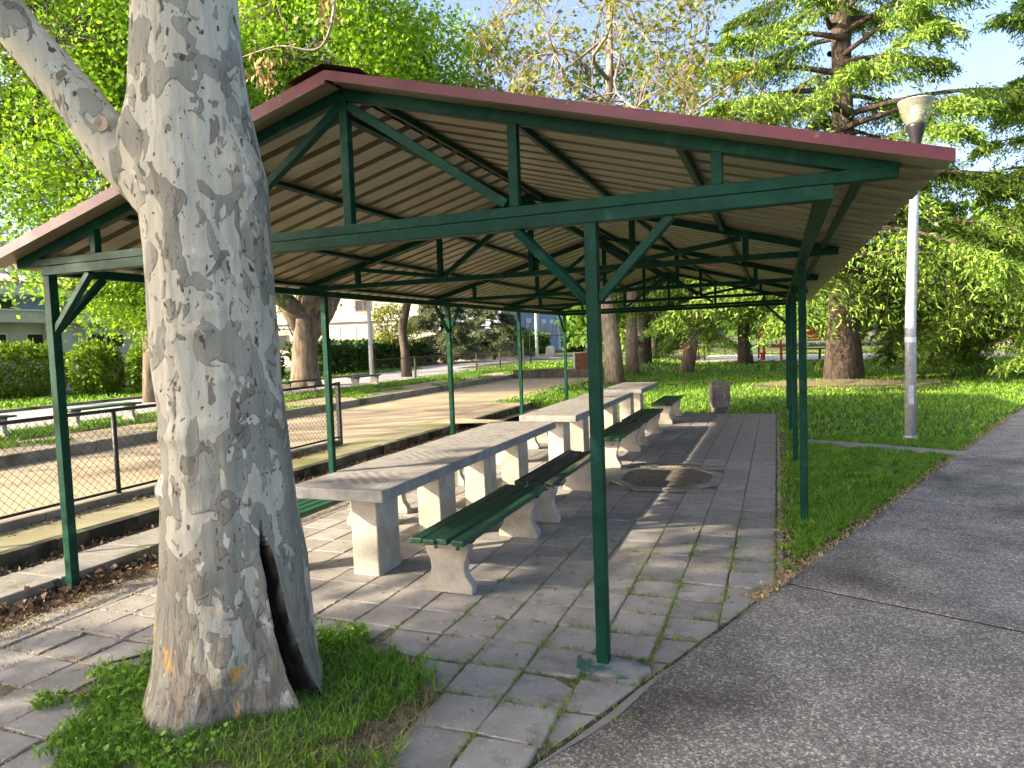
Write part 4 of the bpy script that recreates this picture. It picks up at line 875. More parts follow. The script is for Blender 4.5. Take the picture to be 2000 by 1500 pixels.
# ------------------------------------------------------------------ generic trees
def curve_pts(a, b, k, wob, rng, sag=0.0):
    a, b = np.array(a, float), np.array(b, float); ln = np.linalg.norm(b - a); out = []
    w = rng.normal(size=3) * wob * ln; w2 = rng.normal(size=3) * wob * 0.5 * ln
    for i in range(k + 1):
        t = i / k; out.append(tuple(a + (b - a) * t + w * math.sin(math.pi * t) + w2 * math.sin(2 * math.pi * t) + np.array([0, 0, -sag * ln * math.sin(math.pi * t)])))
    return out
def tree(name, label, base, trunk_pts, trunk_r, crown, nclump, per, sig, lsize, leafm, barkm, seed, group=None, limbs=9, lift=0.4, aspect=0.62, twig_r=0.012, twigs=3, flat=1.0, hollow=0.35, cat='tree', zmin=None, leaf_up=0.35):
    """trunk_pts relative to base; crown = list of ellipsoids (cx,cy,cz,rx,ry,rz) relative to base"""
    rng = np.random.default_rng(seed); t = empty(name, base); tag(t, label, cat, group)
    P = [np.array(p, float) for p in trunk_pts]; mb = MB(); mb.tube(trunk_pts, trunk_r, 14)
    k = len(mb.v); mb.v = [tuple(Vector(v) + trunk_r[0] * 0.14 * noise.noise_vector(Vector(v) * (0.9 / max(trunk_r[0], 0.1)) + Vector((seed, 0, 0)))) for v in mb.v]
    wts = np.array([e[3] * e[4] * e[5] for e in crown]); wts = wts / wts.sum(); cl = []
    while len(cl) < nclump:
        e = crown[rng.choice(len(crown), p=wts)]; u = rng.normal(size=3); u /= np.linalg.norm(u); r = (hollow + (1 - hollow) * rng.random()) ** 0.6
        q = np.array(e[:3]) + u * r * np.array(e[3:])
        if noise.noise(Vector(q * 0.55) + Vector((seed * 3.1, 0, 0))) < -0.22: continue
        if zmin is not None and q[2] < zmin: continue
        cl.append(q)
    cl = np.array(cl)
    # limbs go to spread-out clumps; other clumps hang on the nearest limb point
    L_ = []; top = P[-1]; idx = [int(rng.integers(len(cl)))]
    for _ in range(limbs - 1):
        d = np.min(np.linalg.norm(cl[:, None] - cl[idx][None], axis=2), axis=1); idx.append(int(np.argmax(d * (0.6 + 0.4 * rng.random(len(d))))))
    for i in idx:
        tz = np.clip(rng.normal(0.75, 0.2), lift, 1.0); f_ = tz * (len(P) - 1); j = min(int(f_), len(P) - 2); st = P[j] + (P[j + 1] - P[j]) * (f_ - j)
        r0 = np.interp(tz, np.linspace(0, 1, len(trunk_r)), trunk_r) * 0.62
        pts = curve_pts(st, cl[i], 8, 0.07, rng, 0.05); mb.tube(pts, list(np.linspace(r0, twig_r * 1.5, 9)), 7, cap=False); L_ += [(np.array(p)) for p in pts[1:]]
    L_ = np.array(L_)
    for q in cl:
        j = int(np.argmin(np.linalg.norm(L_ - q, axis=1)))
        mb.tube(curve_pts(L_[j], q, 4, 0.10, rng), list(np.linspace(twig_r * 2.0, twig_r * 0.6, 5)), 4, cap=False)
        for _ in range(twigs):
            e = q + rng.normal(size=3) * sig * 1.1; mb.tube(curve_pts(q, e, 2, 0.12, rng), [twig_r * 0.8, twig_r * 0.6, twig_r * 0.35], 3, cap=False)
    mb.build('trunk', barkm, t, smooth=True)
    if per > 0:
        sc = 0.6 + 0.8 * rng.random((len(cl), 1, 1))
        G = cl[:, None, :] + rng.normal(size=(len(cl), per, 3)) * sig * sc * np.array([1, 1, 0.7 * flat]); G = G.reshape(-1, 3)
        if zmin is not None: G = G[G[:, 2] > zmin - 0.3]
        V, F = leaves(G, lsize, aspect, leaf_up, rng=rng); np_obj('crown', V, F, leafm, t)
    return t
# left: bright maple-like tree whose stem hides behind the big trunk
tree('leafy_tree', 'bright green leafy tree behind the left end of the shelter', (-16.6, 13.3, ZL), [(0, 0, -0.2), (0.1, 0, 1.6), (0.0, 0.2, 3.5), (0.3, 0.1, 6), (0.2, 0, 9)], [0.32, 0.26, 0.22, 0.16, 0.08],
     [(0, 0, 7.5, 4.6, 4.6, 5.4), (-0.2, -0.6, 4.2, 1.5, 1.7, 1.7), (1.0, 1.6, 3.8, 2.3, 2.3, 2.2), (-0.6, -0.8, 11.5, 3.2, 3.2, 2.2)], 900, 100, 0.50, 0.13, M['leaf_bright'], M['bark'], 21, 'leafy trees left and behind the shelter', 14, twigs=1, zmin=1.9)
tree('leafy_tree', 'sparser yellowish tree at the far left edge of the picture', (-20.9, 10.4, ZL), [(0, 0, -0.2), (0.2, 0, 3), (0.0, 0.2, 6), (0.2, 0, 9.5)], [0.24, 0.2, 0.15, 0.06],
     [(0.3, 0.8, 10.6, 4.4, 4.4, 3.8)], 300, 50, 0.45, 0.14, M['leaf_yellow'], M['bark_dark'], 22, 'leafy trees left and behind the shelter', 16, twigs=4, zmin=7.6, twig_r=0.018)
# the thick forked tree behind the court; its high crown rises over the ridge
tree('forked_tree', 'thick forked tree with broad trunk behind the court, crown above the roof', (-15.6, 19.9, ZL), [(0, 0, -0.3), (0.0, 0, 0.6), (0.05, 0, 1.7), (0.1, 0.1, 2.6), (0.2, 0.2, 3.0)], [0.72, 0.56, 0.50, 0.56, 0.40],
     [(0.5, 0.8, 11.5, 5.4, 5.4, 4.8), (3.2, 3.4, 10.5, 4.2, 4.2, 3.6), (-2.5, -1.5, 10.5, 4.4, 4.4, 3.6), (0.4, 0.4, 15.4, 4.4, 4.4, 2.6), (3.5, 5, 13.6, 3.4, 3.4, 2.6)], 1050, 84, 0.55, 0.185, M['leaf_bright'], M['bark'], 23, 'leafy trees left and behind the shelter', 10, lift=0.85, zmin=6.2, twigs=1)
fk_ = [o for o in COL.objects if o.name.startswith('forked_tree')][0]
mb = MB()
for pts, rr in (([(0.0, 0, 2.2), (-0.5, -0.2, 3.2), (-1.15, -0.6, 4.6), (-1.9, -0.9, 7.5)], [0.36, 0.30, 0.26, 0.18]), ([(0.1, 0, 2.1), (0.15, 0.1, 3.3), (0.0, 0.2, 5.2), (0.4, 0.3, 8)], [0.34, 0.25, 0.22, 0.15]), ([(0.1, 0.1, 1.9), (0.8, 0.5, 2.9), (1.35, 1.0, 4.4), (2.1, 1.6, 8)], [0.38, 0.30, 0.26, 0.17])):
    mb.tube(pts, rr, 12)
mb.v = [tuple(Vector(v) + 0.07 * noise.noise_vector(Vector(v) * 1.4)) for v in mb.v]
mb.build('fork', M['bark'], fk_, smooth=True)
# small sapling, thin bent tree, young tree
tree('sapling', 'thin young sapling left of the thick forked tree', (-21.5, 27.0, ZL), [(0, 0, -0.1), (0.1, 0, 1.5), (0, 0.1, 3.5), (0.1, 0.2, 5.5)], [0.09, 0.075, 0.05, 0.02], [(0, 0, 3.9, 1.7, 1.7, 1.9)], 40, 14, 0.35, 0.14, M['leaf_bright'], M['bark_dark'], 31, None, 9, twigs=3, zmin=1.8)
tree('bent_tree', 'thin bent dark tree in front of the hedge behind the back fence', (-14.6, 26.4, ZL), [(0, 0, -0.2), (-0.05, 0, 1.2), (-0.15, 0, 2.4), (0.15, 0.1, 3.6), (0.45, 0.3, 4.6), (0.6, 0.5, 6.0)], [0.30, 0.22, 0.20, 0.18, 0.15, 0.10],
     [(0.2, 0.2, 7.0, 3.4, 3.4, 2.6), (-2.6, -1.6, 5.1, 1.7, 1.7, 0.9), (1.8, 1.2, 5.2, 2.0, 2.0, 1.0)], 210, 60, 0.45, 0.19, M['leaf_mid'], M['bark_dark'], 32, None, 8, lift=0.7, zmin=3.7)
tree('small_tree', 'small bright yellow-green tree before the cream building', (-22.5, 38.5, ZL), [(0, 0, -0.1), (0, 0, 1.5), (0.1, 0, 3)], [0.1, 0.08, 0.03], [(0, 0, 3.0, 1.6, 1.6, 1.7)], 60, 40, 0.32, 0.17, M['leaf_yellow'], M['bark'], 33, None, 6, zmin=1.4)
# trees along the far end: pale trunk with sparse spring crown, and neighbours
SPR = M['leaf_yellow']
tree('sparse_tree', 'tall pale-barked tree with sparse young leaves rising above the roof', (-3.36, 22.3, 0.05), [(0, 0, -0.2), (-0.05, 0, 1.4), (-0.35, 0.1, 4), (-0.4, 0.2, 6.3), (-0.15, 0.3, 9), (0.1, 0.2, 12), (0.2, 0.2, 16)], [0.40, 0.31, 0.27, 0.24, 0.19, 0.12, 0.04],
     [(-0.3, 0.3, 11.3, 5.2, 5.0, 4.6), (3.4, -2.5, 8.6, 3.0, 3.0, 1.9), (-4.2, 1.0, 9.6, 2.8, 2.8, 2.2)], 400, 20, 0.36, 0.19, SPR, M['bark_pale'], 41, 'trees in a row past the tables', 26, lift=0.42, twigs=7, twig_r=0.015, zmin=5.8)
tree('sparse_tree', 'second pale trunk right behind the tall pale-barked tree', (-3.8, 27.9, 0.05), [(0, 0, -0.2), (0, 0, 2), (0.1, 0.1, 5), (0.2, 0.2, 9), (0.3, 0.2, 13)], [0.33, 0.26, 0.22, 0.15, 0.05],
     [(0.2, 0, 10.5, 4.2, 4.2, 4.2)], 200, 22, 0.45, 0.21, M['leaf_mid'], M['bark_pale'], 42, 'trees in a row past the tables', 16, lift=0.5, twigs=4, zmin=6.2)
tree('dark_tree', 'dark straight trunk in the shade beyond the pale-barked trees', (-4.9, 37.0, 0.05), [(0, 0, -0.2), (0, 0, 2.5), (0.1, 0.1, 6), (0.1, 0.1, 9)], [0.50, 0.42, 0.34, 0.12],
     [(0, 0, 6.6, 4.6, 4.6, 3.4)], 260, 60, 0.6, 0.24, M['leaf_dark'], M['bark_dark'], 43, 'trees in a row past the tables', 10, lift=0.4, zmin=2.9)
tree('leaning_tree', 'grey slanted trunk leaning right in the sunlit lawn', (-1.74, 30.5, 0.0), [(0, 0, -0.2), (0.30, 0.0, 1.5), (0.75, 0.1, 3.3), (1.15, 0.3, 5.5), (1.5, 0.5, 8)], [0.36, 0.30, 0.27, 0.22, 0.08],
     [(1.6, 0.6, 8.6, 3.2, 3.2, 2.6)], 150, 45, 0.5, 0.22, M['leaf_mid'], M['bark'], 44, 'trees in a row past the tables', 10, lift=0.6, zmin=5.6)

# ------------------------------------------------------------------ cedars with drooping sprays
def cedar(label, base, H, tr, z0, nb, reach, seed, needle=0.17, group='cedars on the lawn', m=None, per=42, nw=0.042, bias=None, skirt=0.0):
    rng = np.random.default_rng(seed); t = empty('cedar_tree', base); tag(t, label, 'tree', group)
    mb = MB(); zz_ = np.linspace(0, 1, 12)
    mb.tube([(0.15 * math.sin(3 * u + seed), 0.12 * math.cos(2 * u), -0.25 + (H + 0.25) * u) for u in zz_], [tr * (1.22 if i == 0 else 1.0) * (1 - 0.85 * u) + 0.03 for i, u in enumerate(zz_)], 16)
    mb.v = [tuple(Vector(v) + tr * 0.12 * noise.noise_vector(Vector(v) * 2.2)) for v in mb.v]
    LP, LD = [], []
    for b in range(nb):
        u = (b + rng.random()) / nb; z = z0 + (H - z0) * u ** 1.15; az = b * 2.399 + rng.normal() * 0.35
        if bias is not None and rng.random() < bias[1]: az = bias[0] + rng.normal() * 0.9
        ln = reach * (1 - 0.72 * u) * (0.62 + 0.5 * rng.random()); dr = np.array([math.cos(az), math.sin(az), 0]); sd = np.array([-dr[1], dr[0], 0])
        rise = 0.10 + 0.22 * u; pts = []
        droop = 0.40 * (1 - u) + skirt * (1 - u) ** 2
        for i in range(9):
            s_ = i / 8; pts.append(np.array([0, 0, z]) + dr * ln * s_ + np.array([0, 0, ln * (rise * s_ - droop * s_ ** 2.2)]) + sd * ln * 0.08 * math.sin(3 * s_ + b))
        r0 = 0.10 * tr / 0.45 * (1 - 0.6 * u) + 0.02; mb.tube([tuple(p) for p in pts], list(np.linspace(r0, 0.012, 9)), 6, cap=False)
        ns = int(8 + ln * 5.0)
        for s_i in range(ns):
            s_ = 0.22 + 0.78 * rng.random() ** 0.8; f_ = s_ * 8; j = min(int(f_), 7); p = pts[j] + (pts[j + 1] - pts[j]) * (f_ - j)
            side = 1 if s_i % 2 else -1; l2 = (0.45 + 0.85 * rng.random()) * (0.45 + 0.28 * ln * (1.1 - s_))
            d2 = unit(dr * (0.5 + 0.5 * rng.random()) + sd * side * (0.4 + 0.8 * rng.random()) + np.array([0, 0, 0.02]))
            e = p + d2 * l2 + np.array([0, 0, -l2 * (0.28 + 0.35 * rng.random() + 0.3 * (1 - u))])
            mid = (p + e) / 2 + np.array([0, 0, 0.13 * l2]); mb.tube([tuple(p), tuple(mid), tuple(e)], [0.014, 0.009, 0.004], 3, cap=False)
            q = rng.random((per, 1)); c = (1 - q) ** 2 * p + 2 * q * (1 - q) * (mid + (mid - (p + e) / 2)) + q ** 2 * e
            lat = np.cross(d2, [0, 0, 1]); c = c + lat * rng.normal(size=(per, 1)) * 0.17 * l2 * (0.4 + q) + rng.normal(size=(per, 3)) * 0.05
            hang = rng.random((per, 1)) ** 2 * 0.30 * l2; c[:, 2:3] -= hang
            LP.append(c); LD.append(d2 * 0.55 + np.array([0, 0, -0.55]) + rng.normal(size=(per, 3)) * 0.45 + lat * rng.normal(size=(per, 1)) * 0.3)
    mb.build('trunk', M['bark_cedar'], t, smooth=True)
    LP = np.concatenate(LP); LD = np.concatenate(LD); k = LP[:, 2] > 0.35; LP = LP[k]; LD = LD[k]
    V, F = needles(LP, LD, needle, nw, rng); np_obj('crown', V, F, m or M['cedar'], t); return t
cedar('big cedar with thick brown trunk on the earth mound, right of the shelter', (4.28, 21.6, 0.12), 19, 0.50, 3.1, 88, 7.6, 51, 0.165, per=80, nw=0.052)
cedar('cedar with low sweeping branches at the right picture edge', (11.8, 24.5, 0.0), 12.5, 0.40, 1.7, 66, 6.8, 52, 0.165, per=80, nw=0.052, skirt=0.25)
cedar('cedar hanging over the playground, left of the far right posts', (0.6, 38.5, 0.0), 12, 0.38, 3.4, 42, 6.2, 53, 0.22, per=84, nw=0.07, skirt=0.2)
cedar('small low cedar close behind the lamp post', (6.9, 25.2, 0.0), 7.0, 0.16, 1.2, 34, 3.4, 54, 0.15, per=110, skirt=0.3)
cedar('tall cedar far behind on the right', (19.5, 42.0, 0.0), 13, 0.5, 2.5, 46, 7.0, 55, 0.24, per=70, nw=0.08)
cedar('far cedar between the leaning trunk and the playground', (-5.8, 46.0, 0.0), 14, 0.42, 2.8, 40, 6.0, 56, 0.26, per=60, nw=0.09, skirt=0.2)
cedar('young blue-green pine in front of the blue building', (-21.5, 54.0, ZL), 7.5, 0.2, 0.7, 46, 4.4, 57, 0.26, None, M['pine'], per=56, nw=0.09)
cedar('young olive pine left of the blue-green pine', (-22.6, 46.5, ZL), 6.2, 0.2, 0.7, 44, 4.0, 58, 0.24, None, M['pine'], per=56, nw=0.09)

# ------------------------------------------------------------------ trees standing outside the frame whose shade falls in it
tree('shade_tree', 'broad leafy tree out of view on the left, shading the path and front tiles', (-9.0, -11.3, 0), [(0, 0, -0.2), (0, 0, 3), (0.2, 0, 6), (0.2, 0, 9)], [0.4, 0.32, 0.26, 0.1],
     [(0, 0, 5.2, 4.0, 4.0, 3.2), (0, 0, 8.6, 4.9, 4.9, 3.4), (0, 0, 11.4, 4.3, 4.3, 2.6), (-2.2, 2.9, 8.3, 1.4, 1.4, 1.3), (-2.0, 2.6, 8.3, 1.4, 1.4, 1.3)], 700, 46, 0.55, 0.30, M['leaf_mid'], M['bark'], 61, None, 12, zmin=1.8, hollow=0.1)
tree('shade_tree', 'bare-limbed tree out of view on the left, streaking the court', (-20.5, -3.0, ZL), [(0, 0, -0.2), (0, 0, 3), (0.2, 0, 6), (0.2, 0, 10)], [0.3, 0.26, 0.2, 0.06],
     [(0, 0, 8.0, 4.5, 4.5, 4.0)], 160, 8, 0.6, 0.22, M['leaf_mid'], M['bark'], 62, None, 18, twig_r=0.03, zmin=2.5)

# ------------------------------------------------------------------ hedges and shrubs
def hedge(name, label, x0, y0, x1, y1, w, h, n, lsize, m, seed, group=None, lump=0.25, cat='hedge', z=ZL, stems=True):
    rng = np.random.default_rng(seed); t = empty(name, ((x0 + x1) / 2, (y0 + y1) / 2, z)); tag(t, label, cat, group)
    ln = math.hypot(x1 - x0, y1 - y0); d = np.array([(x1 - x0) / ln, (y1 - y0) / ln, 0]); s_ = np.array([-d[1], d[0], 0])
    a = rng.random(n) - 0.5; u = rng.normal(size=(n, 2)); u /= (np.maximum(np.abs(u).max(1, keepdims=True), 1e-6) if lump < 0.3 else np.linalg.norm(u, axis=1, keepdims=True)); r = 0.72 + 0.28 * rng.random(n)
    en = np.ones(n) if lump < 0.3 else np.sqrt(np.maximum(0.3, 1 - (2 * a) ** 6)); lat = u[:, 0] * r * w / 2 * en; zz_ = (u[:, 1] * r * 0.5 * en + 0.52 - 0.16 * (1 - en)) * h
    lum = np.array([noise.noise(Vector((ai * ln * 0.9, zi * 1.1, seed + li))) for ai, zi, li in zip(a, zz_, lat)])
    lum = lum + (0 if lump < 0.3 else 0.9) * np.array([noise.noise(Vector((ai * ln * 2.6, zi * 2.6, seed * 2 + li * 2))) for ai, zi, li in zip(a, zz_, lat)])
    P = d * (a[:, None] * ln * (1 + 0.08 * lum[:, None])) + s_ * (lat * (1 + lump * lum))[:, None]; P[:, 2] = np.maximum(0.05, zz_ * (1 + lump * 0.6 * lum)); P += rng.normal(size=P.shape) * 0.06
    nrm = s_ * u[:, :1] + np.array([0, 0, 1]) * np.maximum(u[:, 1:], -0.2)
    V, F = leaves(P, lsize, 0.6, 0.3, rng=rng, D=nrm + rng.normal(size=P.shape) * 0.7); np_obj('foliage', V, F, m, t)
    mb = MB()
    for _ in range(int(ln * 4) + 6):
        q = d * ((rng.random() - 0.5) * ln * 0.9) + s_ * ((rng.random() - 0.5) * w * 0.5); e = q + rng.normal(size=3) * 0.25; e[2] = h * (0.6 + 0.3 * rng.random())
        mb.tube([tuple(q), tuple((q + e) / 2 + rng.normal(size=3) * 0.05), tuple(e)], [0.025, 0.018, 0.006], 4, cap=False)
    mb.build('stems', M['bark'], t); return t
GH = 'shrubs between the left building and the footpath'
hedge('shrub', 'wide bright shrub at the far left edge below the building', -26.3, 13.8, -23.6, 15.4, 2.2, 2.0, 9000, 0.13, M['leaf_shrub'], 71, GH, 0.35, 'shrub')
hedge('shrub', 'rounded shrub just right of the left front post', -23.0, 15.6, -21.6, 16.3, 2.0, 1.95, 6500, 0.13, M['leaf_shrub'], 72, GH, 0.35, 'shrub')
hedge('shrub', 'tall rounded shrub nearest the big trunk on its left', -21.3, 16.6, -19.8, 17.5, 2.0, 2.15, 7500, 0.13, M['leaf_shrub'], 73, GH, 0.35, 'shrub')
hedge('hedge', 'long clipped dark green hedge behind the back fence', -21.5, 27.5, -25.0, 48.0, 1.8, 1.75, 24000, 0.24, M['leaf_dark'], 74, None, 0.12)
hedge('hedge', 'clipped bushy hedge before the blue building, past a gap', -28.0, 66.5, -25.6, 80.0, 2.6, 2.3, 12000, 0.30, M['leaf_mid'], 75, None, 0.2)
hedge('hedge', 'dark dense bush left of the thick forked tree', -22.8, 25.0, -21.0, 24.0, 1.5, 1.3, 5000, 0.17, M['leaf_dark'], 76, None, 0.2, 'bush')
hedge('hedge', 'small round dark bush by the far lamp pole', -23.0, 82.0, -20.5, 82.0, 2.6, 2.6, 4000, 0.3, M['leaf_dark'], 77, None, 0.3, 'bush')
# distant mass of trees closing the park
rng = np.random.default_rng(90); P = []
for k in range(70):
    a = -0.55 + 1.35 * k / 70 + rng.normal() * 0.01; d = 78 + rng.random() * 26; c = np.array([2 + d * math.sin(a), -3 + d * math.cos(a), 0]); hh = 8 + rng.random() * 7
    if c[0] < -20 and c[1] < 100: continue
    q = rng.normal(size=(650, 3)); q /= np.linalg.norm(q, axis=1, keepdims=True); q *= (0.55 + 0.45 * rng.random((650, 1))); P.append(c + q * np.array([4.2, 4.2, hh * 0.44]) + np.array([0, 0, hh * 0.58]))
P = np.concatenate(P); P = P[P[:, 2] > 0.9]; V, F = leaves(P, 1.0, 0.7, 0.3, rng=rng); o = np_obj('distant_wood', V, F, M['leaf_mid']); tag(o, 'far mass of green park trees closing the view', 'trees', kind='stuff')

# ------------------------------------------------------------------ buildings on the left
def wbox(b, name, m, a, parent=None, bevel=0): return MB().box(*a).build(name, m, parent or b, bevel=bevel)
def window(b, x, y0, y1, z0, z1, fr, pane, mull=1, side=1):
    """window in a wall facing +x at x"""
    f = MB().box(x - 0.02, x + 0.05, y0, y1, z1 - 0.07, z1).box(x - 0.02, x + 0.05, y0, y1, z0, z0 + 0.07)
    for k in range(mull + 2):
        yy_ = y0 + (y1 - y0 - 0.07) * k / (mull + 1); f.box(x - 0.019, x + 0.049, yy_, yy_ + 0.07, z0 + 0.07, z1 - 0.07)
    o = f.build('window', fr, b); MB().box(x - 0.06, x + 0.012, y0 + 0.02, y1 - 0.02, z0 + 0.02, z1 - 0.02).build('pane', pane, o); return o
b = empty('building', (-30, 22, ZL)); tag(b, 'grey two-storey building with window band behind the left shrubs', 'building')
wbox(b, 'wall', M['greywall'], (-8, 0, -14, 12, -0.2, 3.2)); wbox(b, 'ledge', M['greywall'], (-8, 0.55, -14, 12, 3.2, 3.72)); wbox(b, 'ledge_cap', M['white'], (-8, 0.62, -14, 12, 3.722, 3.80))
for k in range(8): window(b, 0.0, -12.5 + k * 3.0, -10.3 + k * 3.0, 1.95, 2.75, M['white'], M['glass'], 1)
wbox(b, 'upper_wall', M['bluewall'], (-8, -1.6, -14, 9, 3.80, 4.6)); wbox(b, 'fascia', M['greywall'], (-9, -0.8, -14.4, 9.4, 4.6, 5.15))
mb = MB().add([(-0.6, -14.6, 5.152), (-0.6, 9.6, 5.152), (-5, 9.6, 6.0), (-5, -14.6, 6.0), (-9.4, 9.6, 5.152), (-9.4, -14.6, 5.152)], [(0, 1, 2, 3), (3, 2, 4, 5), (1, 4, 2), (0, 3, 5)]); mb.build('roof', M['rooftile'], b)
for k in range(5): window(b, -1.6, -13 + k * 4.2, -11.2 + k * 4.2, 3.85, 4.45, M['white'], M['glass'], 1)
wbox(b, 'pier', M['greywall'], (0.0, 0.25, -2.7, -1.4, -0.2, 3.198)); wbox(b, 'pier', M['bluewall'], (0.0, 0.35, 5.0, 5.5, -0.2, 3.198))
b = empty('building', (-75, 42, 0)); tag(b, 'distant pinkish apartment block above the left building', 'building')
wbox(b, 'wall', M['pinkwall'], (-12, 0, -16, 5.5, 0, 15.3)); wbox(b, 'roof_slab', M['greywall'], (-12.5, 0.5, -16.5, 6, 15.3, 16.0)); wbox(b, 'side_block', M['greywall'], (-12, 0.4, 5.5, 11, 0, 14.5))
for k in range(5):
    for j in range(4): window(b, 0.0, -15 + k * 4, -13.2 + k * 4, 3.0 + j * 3.1, 4.6 + j * 3.1, M['white'], M['glass'], 0)
wbox(b, 'antenna', M['greywall'], (-6, -5.9, 0, 0.1, 16.0, 18.2))
b = empty('building', (-33.6, 50, ZL), math.radians(-74)); tag(b, 'cream house with closed shutters behind the long hedge', 'building')
wbox(b, 'wall', M['cream'], (-9, 0, -8.5, 6.4, -0.2, 8.0)); wbox(b, 'band', M['white'], (-0.02, 0.35, -8.5, 6.4, 3.85, 4.25)); wbox(b, 'band', M['white'], (-0.02, 0.12, -8.5, 6.4, 3.45, 3.60))
for k, y in enumerate((-2.2, -0.75, 0.7)):
    s_ = MB().box(0.0, 0.10, y, y + 1.35, 1.45, 3.4).build('shutter', M['shutter'], b)
    for q in range(8): MB().box(0.10, 0.118, y + 0.08, y + 1.27, 1.55 + q * 0.225, 1.74 + q * 0.225).build('louvre', M['shutter'], s_)
window(b, 0.0, 0.6, 2.1, 4.75, 5.75, M['wood'], M['glass'], 1); window(b, 0.0, -6.9, -5.7, 1.5, 2.9, M['wood'], M['glass'], 0); window(b, 0.0, -3.9, -2.7, 4.75, 5.75, M['wood'], M['glass'], 0)
ac = wbox(b, 'air_conditioner', M['white'], (0.0, 0.35, 4.0, 4.9, 3.0, 3.65)); MB().tube([(0.36, 4.45, 3.32), (0.37, 4.45, 3.32)], 0.24, 14).build('fan', M['dark_plastic'], ac)
MB().tube([(0.1, 2.9, 0), (0.1, 2.9, 3.8)], 0.06, 8).build('downpipe', M['galv'], b); MB().tube([(0.1, 3.2, 0), (0.1, 3.2, 3.8)], 0.06, 8).build('downpipe', M['galv'], b)
for k, y in enumerate((3.6, 5.0)): wbox(b, 'cellar_window', M['glass'], (0.0, 0.03, y, y + 1.2, 1.2, 1.7))
MB().add([(0, 6.4, -0.2), (0, 12.0, -0.2), (0, 6.4, 3.4), (-5, 6.4, -0.2), (-5, 12.0, -0.2), (-5, 6.4, 3.4)], [(0, 1, 2), (5, 4, 3), (1, 4, 5, 2)]).build('stair_wall', M['cream'], b)
b = empty('building', (-30, 92, ZL), math.radians(90)); tag(b, 'pale blue building with narrow dark windows beyond the second hedge', 'building')
wbox(b, 'wall', M['bluewall'], (-14, 20, 0, 12, -0.4, 10)); wbox(b, 'pilaster', M['greywall'], (-0.7, 0.0, -0.35, 0, -0.4, 10)); wbox(b, 'pilaster', M['greywall'], (9.4, 10.2, -0.35, 0, -0.4, 10))
for x, w in ((-9.5, 1.5), (-4.5, 1.6), (2.0, 1.8), (6.0, 1.4), (12.0, 1.6)):
    for z0, z1 in ((1.9, 4.1), (6.0, 8.4)):
        f = MB().box(x - 0.12, x + w + 0.12, -0.12, 0.02, z1, z1 + 0.6).box(x - 0.12, x, -0.1, 0.02, z0, z1).box(x + w, x + w + 0.12, -0.1, 0.02, z0, z1).build('window', M['white'], b)
        MB().box(x, x + w, -0.04, 0.02, z0, z1).build('pane', M['glass'], f)
ac = wbox(b, 'air_conditioner', M['white'], (-7.0, -5.8, -0.5, 0, 2.3, 3.2)); MB().tube([(-6.4, -0.51, 2.75), (-6.4, -0.53, 2.75)], 0.3, 12).build('fan', M['dark_plastic'], ac)

# ------------------------------------------------------------------ grass, weeds, litter
rng = np.random.default_rng(5)
def scatter(n, x0, x1, y0, y1, keep):
    P = np.stack([x0 + (x1 - x0) * rng.random(n), y0 + (y1 - y0) * rng.random(n), np.zeros(n)], 1); return P[keep(P)]
def gz(P, add=0.0): P[:, 2] = [ground_z(x, y) + add for x, y in P[:, :2]]; return P
def es(P): return (P[:, 0] - E0[0]) * EN[0] + (P[:, 1] - E0[1]) * EN[1]
def patch(P, s, th, seed=0): return np.array([noise.noise(Vector((x * s, y * s, seed))) for x, y in P[:, :2]]) > th
# tree pit turf
pitm = MB(); c0 = (-0.2, -0.85); ring = []
for k in range(40):
    a = 2 * math.pi * k / 40; best = 0.3
    for r in np.arange(0.3, 1.6, 0.02):
        if inpoly(np.array([[c0[0] + r * math.cos(a), c0[1] + r * math.sin(a)]]), PIT)[0]: best = r
    ring.append((a, best))
vs = [(*c0, 0.03)] + [(c0[0] + b * f_ * math.cos(a), c0[1] + b * f_ * math.sin(a), z_) for f_, z_ in ((0.6, 0.028), (1.12, -0.012)) for a, b in ring]
fs = [(0, 1 + i, 1 + (i + 1) % 40) for i in range(40)] + [(1 + i, 41 + i, 41 + (i + 1) % 40, 1 + (i + 1) % 40) for i in range(40)]
o = pitm.add(vs, fs).build('tree_pit', M['bed'], smooth=True); tag(o, 'earth bed around the big trunk', kind='structure')
PITB = [tuple(p) for p in (np.array(PIT) - np.array(PIT).mean(0)) * 1.20 + np.array(PIT).mean(0)]
P = scatter(60000, -1.5, 1.1, -2.1, 0.3, lambda P: inpoly(P, PITB)); wob = np.array([noise.noise(Vector((x * 4, y * 4, 2))) + 0.6 * noise.noise(Vector((x * 11, y * 11, 5))) for x, y in P[:, :2]])
PIN = [tuple(p) for p in (np.array(PIT) - np.array(PIT).mean(0)) * 0.86 + np.array(PIT).mean(0)]; core = inpoly(P, PIN)
mid_ = inpoly(P, PIT); P = P[wob > np.where(core, -0.40, np.where(mid_, -0.05, 0.33)) - 0.15 * rng.random(len(P))]; P = P[rng.random(len(P)) < 0.8]
dry = (P[:, 1] < -1.05) & (P[:, 0] > -0.1) & (rng.random(len(P)) < 0.22); P[:, 2] = 0.012
V, T = blades(P[~dry], 0.055, 0.0058, rng, 1.0); o = np_obj('pit_grass', V, T, M['blade']); tag(o, 'green grass around the foot of the big trunk', 'grass', kind='stuff')
